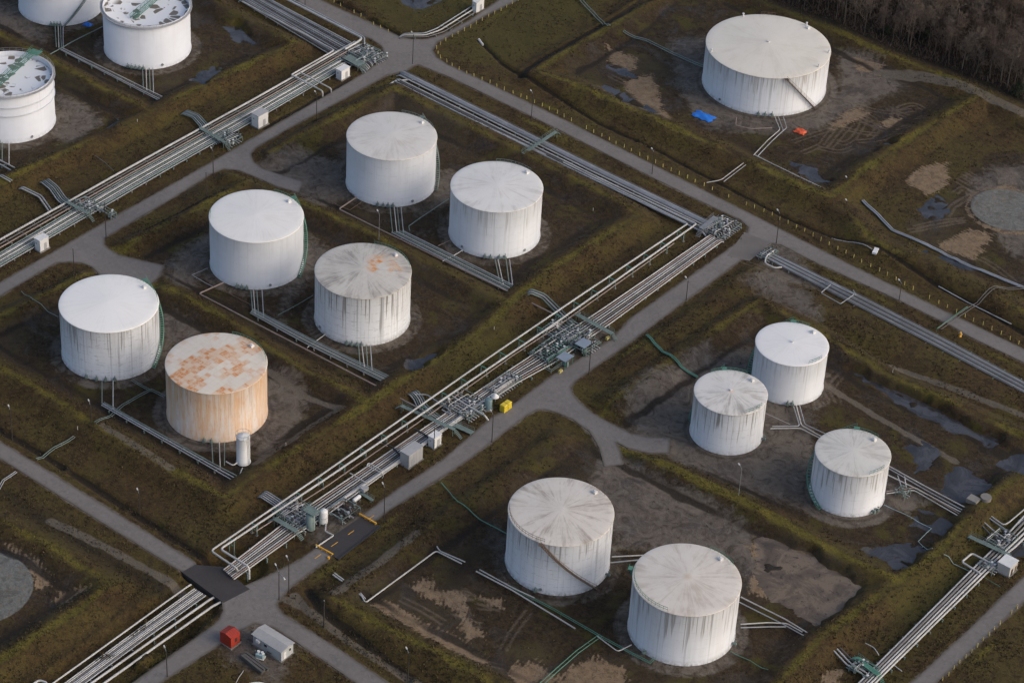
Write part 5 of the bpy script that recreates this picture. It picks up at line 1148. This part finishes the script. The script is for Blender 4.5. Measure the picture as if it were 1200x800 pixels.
shed((1182, 676), (1167, 669.6), (1191.7, 667.5), 10.3, 'shedbeige', 'white', 'beige shed with pale roof between lower-right rack and corner road', details=d7)
def dr_(t, W, D, h): 
    MB().box((W/2+.03, D*.05, h*.55), (.04, .7, 1.0)).build('sign_panel', 'dark', t)
    m = MB(); [m.box((-W/2+.3+i*.45, -D/2-.03, h/2), (.08, .04, h-.2)) for i in range(int(W/.45))]; m.build('corrugation', 'red', t)
shed((270.9, 759.7), (256.5, 752.6), (281, 751.8), 11.5, 'red', 'red', 'red ribbed container with shallow ridge roof beside the grey site office', 'container', 'Y', .05, dr_, 'container')
def dof(t, W, D, h):
    window(t, W/2+.03, D*.22, h*.6, 'x', .55, .75); window(t, -W*.05, -D/2-.03, h*.62, 'y'); door(t, -W*.25, -D/2-.03, 'y', .9, 2.0, 'shedgrey')
    MB().box((-W*.28, -D/2-.35, h*.75), (.9, .6, .7)).build('air_conditioner', 'white', t); door(t, W/2+.03, -D*.2, 'x', .8, 1.9, 'white')
    m = MB(); [m.box((W*.1, -D/2-.3-.28*i, .75-.25*i), (1.2, .3, .06)) for i in range(3)]; m.build('steps', 'timber', t)
MT['officewall'] = simple('pale_grey_siding', (.40, .42, .43), .55, 0, .15, 1.5, (.15, .14, .13), .3)
MT['officeroof'] = simple('ribbed_pale_roofing', (.36, .36, .36), .5, 0, .15, 1.5, (.2, .18, .16), .3)
shed((329.6, 774.8), (293.8, 756.3), (344.9, 765.3), 11.4, 'officewall', 'officeroof', 'long grey site office with ribbed ridge roof', 'site_office', 'X', .3, dof, 'office cabin')
# vessels and cabinets near the valve groups
g = P(379, 613); t = thing('storage_vessel', 'slim white upright vessel beside the tall grey cabinet', 'vessel', (g[0], g[1], 0))
MB().lathe((0, 0, 0), [(1.0, .5), (1.0, 3.6), (.7, 4.0), (.01, 4.15)], 24).cyl((0, 0, .45), 1.0, .1, 24).build('vessel_body', 'white', t)
for a in (45, 135, 225, 315): MB().box((.75*cos(radians(a)), .75*sin(radians(a)), .25), (.14, .14, .5)).build('leg', 'steel', t)
MB().lathe((0, 0, 0), [(1.04, 2.0), (1.04, 2.1)], 24).build('band', 'shedgrey', t)
g = P(364, 619); t = thing('equipment_cabinet', 'tall grey-green cabinet tower over the lower rack end', 'cabinet', (g[0], g[1], 0))
MB().lathe((0, 0, 0), [(1.05, 0), (1.05, 3.9), (.01, 4.1)], 14).build('cabinet_body', 'greygreen', t)
m = MB(); m.box((-.6, .9, 4.4), (3.4, 2.4, .14))
for sx in (-2.2, 1.0):
    for sy in (-.2, 2.0): m.box((sx, sy, 2.2), (.14, .14, 4.4))
m.build('roof_platform', 'greygreen', t)
m = MB()
for z in (4.9, 5.4): m.tube([(-2.3, -.3, z), (1.1, -.3, z), (1.1, 2.1, z), (-2.3, 2.1, z), (-2.3, -.3, z)], .05, 4)
m.build('handrail', 'greygreen', t)
g = P(418, 588); t = thing('capsule_tank', 'small white horizontal capsule tank by the plank walkway', 'tank', (g[0], g[1], 0), radians(92))
prof = [(-1.3, .02), (-1.2, .35), (-.95, .5), (.95, .5), (1.2, .35), (1.3, .02)]; m = MB(); n = 16
vs = [(x, r*cos(2*pi*i/n), 1.1+r*sin(2*pi*i/n)) for x, r in prof for i in range(n)]
m.add(vs, [(j*n+i, j*n+(i+1) % n, (j+1)*n+(i+1) % n, (j+1)*n+i) for j in range(5) for i in range(n)], True); m.build('vessel_body', 'white', t)
for x in (-.7, .7): MB().box((x, 0, .35), (.2, .8, .7)).build('saddle', 'steel', t)
g = P(427, 577); t = thing('switch_box', 'pale grey switch box above the capsule tank', 'cabinet', (g[0], g[1], 0)); MB().box((0, 0, 1.1), (1.1, 1.7, .9)).build('box_body', 'shedgrey', t)
for s in (-1, 1): MB().box((0, s*.6, .35), (.1, .1, .7)).build('leg', 'steel', t)
g = P(572, 479); t = thing('storage_vessel', 'blue-grey upright drum left of the yellow bin', 'vessel', (g[0], g[1], 0))
MT['bluedrum'] = simple('blue_grey_paint', (.13, .20, .22), .5, 0, .2, 2)
MB().lathe((0, 0, 0), [(.95, .3), (.95, 2.9), (.7, 3.1), (.01, 3.2)], 24).build('vessel_body', 'bluedrum', t); MB().cyl((0, 0, 0), 1.2, .3, 20).build('plinth', 'concrete', t)
g = P(580, 470); t = thing('hopper', 'white cone-shaped hopper between the blue-grey drum and yellow bin', 'hopper', (g[0], g[1], 0))
MB().cyl((0, 0, 1.4), 1.0, .9, 16, .25).build('cone', 'white', t); MB().cyl((0, 0, 0), .15, 1.5, 8).build('stand', 'steel', t)
g = P(592.5, 479.5); t = thing('storage_bin', 'bright yellow double bin at the edge of the middle road', 'bin', (g[0], g[1], 0))
for s in (-1, 1): MB().box((0, s*.75, .95), (1.5, 1.4, 1.8), 0, .92).build('bin_body', 'yellow', t); MB().box((0, s*.75, 1.92), (1.5, 1.45, .16), 0, .8).build('lid', 'yellow', t)
for s in (-1, 1): MB().box((.5*s, 0, .1), (.25, 2.7, .2)).build('skid', 'dark', t)
g = P(589, 455); t = thing('pump_unit', 'grey horizontal pump unit behind the yellow bin', 'pump', (g[0], g[1], 0), radians(90))
m = MB(); vs = [(x, r*cos(2*pi*i/12), .9+r*sin(2*pi*i/12)) for x, r in [(-1.4, .02), (-1.3, .5), (1.0, .5), (1.1, .3), (1.8, .3), (1.85, .02)] for i in range(12)]
m.add(vs, [(j*12+i, j*12+(i+1) % 12, (j+1)*12+(i+1) % 12, (j+1)*12+i) for j in range(5) for i in range(12)], True); m.build('motor', 'steel', t); MB().box((.2, 0, .2), (3.4, 1.3, .4)).build('skid', 'dark', t)
# yellow road barriers on the patch
for i, (a_, b_, lb) in enumerate([((421, 603.5), (441, 615), 'upper yellow barrier bar across the patched road'), ((370, 640), (390, 651), 'lower yellow barrier bar across the patched road')]):
    A, B = Vector(P(*a_)), Vector(P(*b_)); c = (A+B)/2; d = B-A; t = thing('road_barrier', lb, 'barrier', (c.x, c.y, .06), atan2(d.y, d.x)); ln = d.length
    MB().box((0, 0, .45), (ln, .28, .3)).build('bar', 'orange', t)
    for s in (-1, -.33, .33, 1): MB().box((s*(ln/2-.3), 0, .15), (.2, .35, .3)).build('foot', 'orange', t)
g = G(385, 654, 0); MB().cyl(g, .35, .55, 10, .25).build('marker_post', 'orange', label='stubby orange post at the road edge below the lower yellow barrier', cat='marker')
for (a_, b_, lb) in [((396, 656), (446, 617), 'dark kerb beam along the outer edge of the patched road')]:
    A, B = Vector(P(*a_)), Vector(P(*b_)); c = (A+B)/2; d = B-A; MB().box((c.x, c.y, .16), (d.length, .35, .32), atan2(d.y, d.x)).build('kerb_beam', 'dark', label=lb, cat='kerb')
for q, lb in [((737.0, 440), ''), ((656.5, 436), 'yellow block at the road edge below the left canopy'), ((712, 397), 'yellow block at the road edge right of the canopies')][1:]:
    g = P(*q); m = MB(); m.box((g[0], g[1], .35), (.7, 1.3, .7), 0, .8); m.build('concrete_block', 'yellowpost', label=lb, cat='block')
g = P(652, 426); m = MB(); m.box((0, 0, 0), (0, 0, 0)) if 0 else None
t = thing('rail_stand', 'open green pipe frame at the road edge below the left canopy', 'frame', (g[0], g[1], 0)); m = MB()
for z in (.5, 1.1): m.tube([(-1.5, -4, z), (1.5, -4, z), (1.5, 5, z)], .09, 5)
for p_ in ((-1.5, -4), (1.5, -4), (1.5, 0), (1.5, 5)): m.bar((p_[0], p_[1], 0), (p_[0], p_[1], 1.1), .09)
m.build('rail', 'greygreen', t)
# tarpaulins
def tarp(px, py, lx, ly, mat, label, seed, rot=0.):
    g = G(px, py, 0); rr = random.Random(seed); m = MB(); n = 14; vs = []
    for i in range(n+1):
        for j in range(n+1):
            u, v = i/n*2-1, j/n*2-1; e = 1-max(abs(u), abs(v))**3; z = .08+.75*e*(.7+.3*sin(4*u+seed)*cos(5*v))+.08*rr.random()
            wob_ = 1+.10*sin(5*u+seed)+.08*cos(6*v+seed); vs.append((u*lx/2*wob_, v*ly/2*(1+.08*sin(7*u)), z))
    m.add(vs, [(i*(n+1)+j, (i+1)*(n+1)+j, (i+1)*(n+1)+j+1, i*(n+1)+j+1) for i in range(n) for j in range(n)], True)
    o = m.build('tarpaulin', mat, label=label, cat='tarpaulin'); o.location = g; o.rotation_euler = (0, 0, rot)
tarp(824, 136.5, 6.2, 3.6, 'blue', 'bright blue tarpaulin over a heap left of the broadest tank', 2, .05)
tarp(938, 154.5, 3.4, 2.6, 'orangetarp', 'orange-red tarpaulin below the broadest tank', 5, .1)
tarp(103, 29.5, 2.6, 2.0, 'blue', 'small blue tarpaulin at the foot of the top-left corner tank', 7, .2)
# plank stack and blue-white generator by the office
g = P(298, 778); t = thing('timber_stack', 'dark grey stack of old planks beside the generator', 'planks', (g[0], g[1], 0), radians(-6)); rr = random.Random(4)
for k in range(3):
    for i in range(3): MB().box((rr.uniform(-.3, .3), -.7+i*.7, .2+.3*k), (7.2-rr.random(), .55, .24), rr.uniform(-.04, .04)).build('plank', 'timber', t)
g = P(305, 770); t = thing('generator', 'pale blue generator on a small frame beside the site office', 'generator', (g[0], g[1], 0), .3)
MB().box((0, 0, .75), (1.7, 1.2, .9)).build('housing', 'paleblue', t); MB().box((0, 0, .15), (2.1, 1.5, .2)).build('skid', 'white', t)
for s in (-1, 1): MB().cyl((s*.45, .1, 1.2), .33, .5, 12).build('drum', 'white', t)
MB().tube([(-.9, .3, .6), (-1.3, .3, .9), (-1.2, .2, 1.5)], .1, 6).build('exhaust', 'steel', t)
drape([(285.5, 785), (280, 793), (274, 804)], .07, 'pipe_pale', 'pale hose running off the bottom edge from the plank stack', .2)
# hydrant and marker at the straight road
g = G(1125, 394, 0); t = thing('hydrant', 'orange hydrant at the roadside above the wide grey rack', 'hydrant', g); MB().lathe((0, 0, 0), [(.4, 0), (.4, .12), (.28, .15), (.28, 1.0), (.36, 1.05), (.2, 1.35), (.01, 1.42)], 14).build('barrel', 'orangetarp' if 0 else 'brownhyd' if 0 else 'orange', t); MB().tube([(-.5, 0, .8), (.5, 0, .8)], .14, 8).build('outlet', 'white', t)
# ---------------------------------------------------------------- poles and lamps
POLES = [ # base, top y, kind, label
 ((357.5, 9), -3, 'plain', 'dark pole at the top edge by the wide top-left rack'), ((483.5, 76), 41, 'lamp', 'dark street lamp in the middle of the four-way junction'), ((371, 141), 111, 'lamp', 'dark street lamp beside the left road below the small white shed'),
 ((250, 206), 177, 'lamp', 'dark street lamp beside the left road above the turning'), ((242, 232), 202, 'plain', 'dark wooden pole beside the left road near the smooth white tank'), ((124.5, 280), 237, 'plain', 'tall dark pole at the forked turning near the left edge'),
 ((87.5, 326), 291, 'plain', 'dark wooden pole just left of the streaked tank'), ((690, 439), 398, 'lamp', 'dark street lamp at the verge right of the canopies'), ((804, 352), 329, 'lamp', 'dark street lamp halfway up the middle road'),
 ((622.5, 143), 110, 'lamp', 'street lamp beside the straight road above the diagonal rack, left one'), ((764, 205), 178, 'lamp', 'street lamp beside the straight road halfway to the junction'), ((909.5, 286), 250, 'lamp', 'dark street lamp at the right junction'),
 ((1053.5, 352), 332, 'lamp', 'street lamp beside the straight road, rightmost'), ((576.3, 518), 486, 'lamp', 'dark street lamp beside the middle road below the yellow bin'), ((450, 613), 571, 'lamp', 'street lamp beside the upper yellow barrier'),
 ((508.5, 526), 500, 'plain', 'thin pole in front of the white kiosk'), ((327, 703), 670, 'lamp2', 'twin-armed street lamp at the bottom left junction'), ((338.5, 693), 657, 'lamp', 'dark pole with lamp just right of the twin-armed lamp'),
 ((379.5, 735), 704, 'plain', 'stout dark post by the ditch below the patched road'), ((478, 800), 765, 'lamp', 'street lamp near the bottom edge left of the sandy basin'), ((196, 793), 763, 'lamp', 'street lamp beside the lower-left rack at the bottom edge'),
 ((14.5, 515), 480, 'lamp', 'street lamp beside the side road at the left edge'), ((107, 496), 474, 'lamp', 'short lamp on the bank between the streaked tank and side road'), ((164, 602), 578, 'lamp', 'street lamp beside the side road below the rusty tank'),
 ((865.5, 580), 549, 'lamp', 'slim white-headed lamp on the bank between the lower basins'), ((444, 281), 251, 'lamp', 'slim lamp on the bank behind the blotched roof'), ((1092, 100), 78, 'plain', 'x'), ((992, 213), 209, 'lamps', 'short white-headed lamp at the corner of the broad-tank bank'),
 ((992, 240), 236, 'lamps', 'tiny white lamp on the bank below the broad-tank corner'), ((562, 452), 440, 'plain', 'x')]
for (b_, ty, kind, lb) in POLES:
    if lb == 'x': continue
    g = G(b_[0], b_[1], 0); h = 1.
    while proj(g[0], g[1], g[2]+h)[1] > ty and h < 14: h += .1
    t = thing('street_lamp' if 'lamp' in kind else 'utility_pole', lb, 'lamp' if 'lamp' in kind else 'pole', g)
    thick = .17 if 'stout' in lb else (.08 if 'slim' in lb else .12)
    MB().cyl((0, 0, -.3), thick, h+.3, 8, thick*.7).build('pole', 'pole' if thick > .1 else 'steel', t)
    if kind in ('lamp', 'lamp2', 'lamps'):
        for s in ((1, -1) if kind == 'lamp2' else (1,)):
            a = radians(150 if s > 0 else -20); e_ = 1.3 if kind != 'lamps' else .3
            if kind == 'lamp2': e_ = 2.2
            m = MB(); m.tube([(0, 0, h-.25), (e_*.6*cos(a), e_*.6*sin(a), h+.1), (e_*cos(a), e_*sin(a), h+.1)], .06, 5); m.build('arm', 'steel', t)
            MB().box(((e_+.3)*cos(a), (e_+.3)*sin(a), h+.08), (.75, .32, .2), a, .8).build('lamp_head', 'lamp', t)
    else:
        MB().cyl((0, 0, h), thick*.9, .12, 8).build('pole_cap', 'steel', t)
# ---------------------------------------------------------------- posts beside the roads
def row(pts, step, where, hgt=1.05):
    w_ = [Vector(P(x, y)) for x, y in pts]; d = 0.; k = 0; rr = random.Random(len(pts))
    for a, b in zip(w_[:-1], w_[1:]):
        ln = (b-a).length
        while d < ln:
            q = a.lerp(b, d/ln)+Vector((rr.uniform(-.15, .15), rr.uniform(-.15, .15), 0)); z = ht(q.x, q.y)
            if rr.random() > .06:
                o = copy_tree(POST) if POST['used'] else POST; POST['used'] = 1
                o.location = (q.x, q.y, z-.05); o.rotation_euler = (rr.uniform(-.06, .06), rr.uniform(-.06, .06), rr.uniform(0, 1)); o.scale = (1, 1, rr.uniform(.9, 1.1))
                o['label'] = 'short yellow marker post in the row '+where; o['group'] = 'yellow marker posts '+where
            d += step; k += 1
        d -= ln
POST = MB().cyl((0, 0, -.3), .11, 1.45, 8, .10).build('marker_post', 'yellowpost', label='short yellow marker post', cat='post'); POST['used'] = 0
row([(617.5, 116), (655, 134), (705, 160), (755, 185), (800, 206), (842, 226), (905, 252), (952, 276), (1000, 302), (1050, 328), (1100, 355), (1150, 380), (1200, 406), (1230, 422)], 2.75, 'beyond the straight road')
row([(610, 113), (590, 105), (570, 96), (548, 87), (530, 78), (517, 69), (511, 59), (517, 51), (526, 46), (543, 37), (557, 29), (572, 21), (590, 11), (608, 1), (620, -6)], 2.75, 'curving round the grass corner of the four-way junction')
row([(360, -14), (386, -1), (404, 10), (422, 19), (438, 29), (456, 38)], 2.9, 'above the top road left of the junction')
row([(1192, 713), (1182, 722), (1174, 730), (1158, 745), (1142, 760), (1126, 775), (1110, 792), (1098, 803)], 2.4, 'along the outer side of the corner road')
for q, lb in [((695, 247), 'pale peg on the bank crest above the raised pipes, left'), ((555, 17), 'pale peg in the grass beside the pond'), ((447, 380), 'x'), ((579, 386), 'pale peg on the bank crest below the upper white tanks'), ((335, 522), 'pale peg at the corner of the rusty tank basin'), ((91, 503), 'pale peg on the bank below the streaked tank'), ((1046, 436), 'pale peg on the bank crest below the wide grey rack'), ((161, 143), 'pale peg at the corner of the left open-top basins'), ((987, 442), 'x')]:
    if lb == 'x': continue
    g = G(q[0], q[1], 0); MB().cyl((g[0], g[1], g[2]-.1), .06, 1.0, 6).build('marker_peg', 'lamp', label=lb, cat='peg')
# corrugated culvert pipe lying by the ditch
drape([(561, 46), (566, 51)], .45, 'pipe_pale', 'pale culvert mouth at the head of the grass ditch', .2, 'culvert')
# pipes at the top by the narrow road
bundle([(553, 8), (512, 34), (497, 40), (475, 40)], [(557, 15), (520, 38), (500, 44), (473, 44)], 3, .5, 'the short rack beside the narrow road', 'pond side', [.17, .2], ['pipe_grey', 'pipe_pale', 'pipe_dull'], dive=(False, True))
g = P(1146, 591, 0); gz = ht(g[0], g[1]); t = thing('concrete_chamber', 'pale round concrete chamber where the small-tank pipes enter the bank', 'chamber', (g[0], g[1], gz-.3)); MB().cyl((1.2, 1.0, 0), 1.3, 1.3, 18).build('ring_wall', 'concrete', t); MB().box((-.8, -1.2, .4), (2.6, 2.2, 1.2)).build('headwall', 'concrete', t)
# ---------------------------------------------------------------- wood at the upper right
def bare_tree(seed, H_):
    rr = random.Random(seed); tr = MB(); lean = (rr.uniform(-.06, .06)*H_, rr.uniform(-.06, .06)*H_)
    P_ = [(lean[0]*(i/6)**1.5+rr.uniform(-.08, .08), lean[1]*(i/6)**1.5+rr.uniform(-.08, .08), H_*i/6) for i in range(7)]
    vs = []; n = 6
    for i, p in enumerate(P_):
        r = .17*(1-i/6)**.8*H_/15+.03
        vs += [(p[0]+r*cos(2*pi*k/n), p[1]+r*sin(2*pi*k/n), p[2]-.3*(i == 0)) for k in range(n)]
    tr.add(vs, [(j*n+k, j*n+(k+1) % n, (j+1)*n+(k+1) % n, (j+1)*n+k) for j in range(6) for k in range(n)], True)
    cr_ = MB()
    def at(z): u = min(5.999, max(0, z/H_*6)); i = int(u); return Vector(P_[i]).lerp(Vector(P_[i+1]), u-i)
    def tri(a, b, w_):
        d = (b-a); s = d.cross(Vector((rr.uniform(-1, 1), rr.uniform(-1, 1), rr.uniform(-1, 1)))); s = s.normalized()*w_ if s.length > 1e-5 else Vector((w_, 0, 0))
        cr_.add([a-s, a+s, b], [(0, 1, 2)])
    for i in range(34):
        z = H_*rr.uniform(.30, .99); a = at(z); az = rr.uniform(0, 2*pi); ln = (H_-z)*.30+rr.uniform(.7, 1.8); up_ = rr.uniform(.5, 1.3)
        b = a+Vector((cos(az)*ln, sin(az)*ln, up_*ln)); tri(a, b, .05)
        for j in range(13):
            q = a.lerp(b, rr.uniform(.25, 1)); d = Vector((rr.gauss(0, 1), rr.gauss(0, 1), rr.gauss(.7, .8))).normalized()*rr.uniform(.5, 1.5); e_ = q+d; tri(q, e_, .036)
            for _ in range(3): q2 = q.lerp(e_, rr.random()); tri(q2, q2+Vector((rr.gauss(0, 1), rr.gauss(0, 1), rr.gauss(.4, .8))).normalized()*rr.uniform(.4, .9), .026)
    return tr, cr_
MT['bark'] = simple('pale_grey_bark', (.095, .075, .06), .9, 0, .35, 2); MT['bark2'] = simple('pale_birch_bark', (.16, .135, .11), .9, 0, .35, 2)
MT['twigs'] = simple('brown_bare_twigs', (.120, .086, .066), .95, 0, .3, .3, (.06, .04, .03), .4); MT['twigs2'] = simple('greyer_bare_twigs', (.150, .116, .090), .95, 0, .3, .3)
PROT = []
for k in range(8):
    H_ = 10+k*.75; tr, cr_ = bare_tree(k, H_); e = thing('bare_tree', 'leafless brown tree in the dense wood at the upper right', 'tree', (0, 0, 0)); e['group'] = 'leafless trees of the wood'
    a = tr.build('trunk', 'bark2' if k % 3 == 1 else 'bark', e); b = cr_.build('crown', 'twigs2' if k % 2 else 'twigs', e); reg(e, a, b); PROT.append([e, 0])
rr = random.Random(21)
line = [(898, -6), (912, 2), (975, 23), (1037, 52), (1100, 73), (1150, 92), (1205, 116), (1250, 140)]
wl = [Vector(P(x, y)) for x, y in line]; cnt = 0; spots = []
def edge_y(px): 
    for (xa, ya), (xb, yb) in zip(line[:-1], line[1:]):
        if xa <= px <= xb: return ya+(yb-ya)*(px-xa)/(xb-xa)
    return None
tries = 0
while len(spots) < 285 and tries < 30000:
    tries += 1; px, py = rr.uniform(895, 1235), rr.uniform(-42, 140); e_ = edge_y(px)
    if e_ is None or py > e_-2: continue
    g = P(px, py)
    if any((g[0]-s[0])**2+(g[1]-s[1])**2 < 2.9**2 for s in spots): continue
    spots.append(g)
for g in spots:
    k = rr.randrange(8); e, used = PROT[k]
    o = e if not used else copy_tree(e); PROT[k][1] = 1
    o.location = (g[0], g[1], ht(g[0], g[1])-.1); s = rr.uniform(.75, 1.12); o.scale = (s, s, s*rr.uniform(.9, 1.08)); o.rotation_euler = (0, 0, rr.uniform(0, 6.28))
# undergrowth of the wood
m = MB()
for _ in range(26000):
    px, py = rr.uniform(892, 1240), rr.uniform(-40, 140); e_ = edge_y(px)
    if e_ is None or py > e_+2: continue
    g = P(px, py); z = ht(g[0], g[1]); q = Vector((g[0], g[1], z)); d = Vector((rr.gauss(0, .6), rr.gauss(0, .6), rr.uniform(.4, 1.6))); s = Vector((rr.uniform(-1, 1), rr.uniform(-1, 1), 0)).normalized()*rr.uniform(.05, .14)
    m.add([q-s, q+s, q+d], [(0, 1, 2)])
o = m.build('undergrowth', 'twigs', kind='stuff'); o['label'] = 'brown brambles and dead stems covering the floor of the wood'
# dark evergreen bushes in the wood
MT['ever'] = simple('dark_evergreen', (.022, .034, .016), .9, 0, .4, 1.5)
for i, (px, py, s, lb) in enumerate([(1192, 112, 3.4, 'dark evergreen bush at the right edge of the wood'), (1085, 46, 2.6, 'dark evergreen bush inside the wood, right one'), (1038, 40, 2.4, 'dark evergreen bush inside the wood near its lower edge')]):
    g = G(px, py, 0); t = thing('evergreen_bush', lb, 'bush', g); MB().cyl((0, 0, -.2), .12, s*.8, 6, .05).build('stem', 'bark', t); m = MB()
    for _ in range(900):
        v = Vector((rr.gauss(0, .33), rr.gauss(0, .33), rr.random()**1.2)); k = (1-v.z)*.9+.25; q = Vector((v.x*k*s, v.y*k*s, .2+v.z*s*1.3)); d = Vector((rr.gauss(0, 1), rr.gauss(0, 1), rr.gauss(0, .6))).normalized()*.28; e_ = d.cross(Vector((rr.random(), rr.random(), rr.random()))).normalized()*.16
        m.add([q-e_, q+e_, q+d], [(0, 1, 2)])
    m.build('foliage', 'ever', t)

# ---------------------------------------------------------------- rough grass standing on banks and verges
r_ = np.random.RandomState(77); NTU = 70000
px_ = r_.uniform(-15, 1215, NTU*2); py_ = r_.uniform(-15, 815, NTU*2); vv = []; ff = []; mi = []; cntt = 0
for x, y in zip(px_, py_):
    g = P(x, y); i = int((g[0]-X0)/ST); j = int((g[1]-Y0)/ST)
    if not (0 < i < nx-1 and 0 < j < ny-1) or road_out[i, j] < .5 or pool_sd[i, j] > -1.5: continue
    if inpatch[i, j] or pad[i, j] > .4 or sand[i, j] > .45: continue
    w_ = (1.-.90*mudm[i, j])*(1-.9*min(1, max(0, gravel[i, j]-.3)*4))+.25*moss[i, j]
    if r_.rand() > w_*(.55+1.3*N1[i, j]+.9*N2[i, j]): continue
    z = ht(g[0], g[1])-.04; k = len(vv); s = r_.uniform(.16, .42)*(1+.6*N2[i, j]); 
    for q in range(3):
        a = r_.uniform(0, 6.28); dx, dy = .16*cos(a), .16*sin(a); l1, l2 = r_.normal(0, .16, 2); ox, oy = r_.normal(0, .15, 2)
        vv += [(g[0]+ox-dx, g[1]+oy-dy, z), (g[0]+ox+dx, g[1]+oy+dy, z), (g[0]+ox+l1, g[1]+oy+l2, z+s)]; ff.append((k+3*q, k+3*q+1, k+3*q+2)); 
        m_ = moss[i, j]+.25*r_.randn(); mi.append(2 if m_ > .75 else (1 if r_.rand() < .30+.5*N1[i, j] else (3 if r_.rand() < .16 else 0)))
    cntt += 1
    if cntt >= NTU: break
MT['straw'] = simple('dry_straw_grass', (.095, .070, .034), .95, 0, .3, .4, (.06, .04, .02), .6)
MT['olivegrass'] = simple('brown_olive_grass', (.046, .034, .014), .95, 0, .35, .4, (.03, .02, .01), .6)
MT['mossgrass'] = simple('yellow_green_grass', (.125, .110, .026), .95, 0, .3, .4, (.07, .06, .02), .5)
MT['deadgrass'] = simple('dark_dead_grass', (.024, .016, .010), .95, 0, .3, .4)
me = bpy.data.meshes.new('grass_tufts'); me.from_pydata(vv, [], ff)
for k in ('olivegrass', 'straw', 'mossgrass', 'deadgrass'): me.materials.append(MT[k])
me.polygons.foreach_set('material_index', mi); o = bpy.data.objects.new('grass_tufts', me); COL.objects.link(o); tag(o, 'rough grass and moss tufts on the banks and verges', kind='stuff')
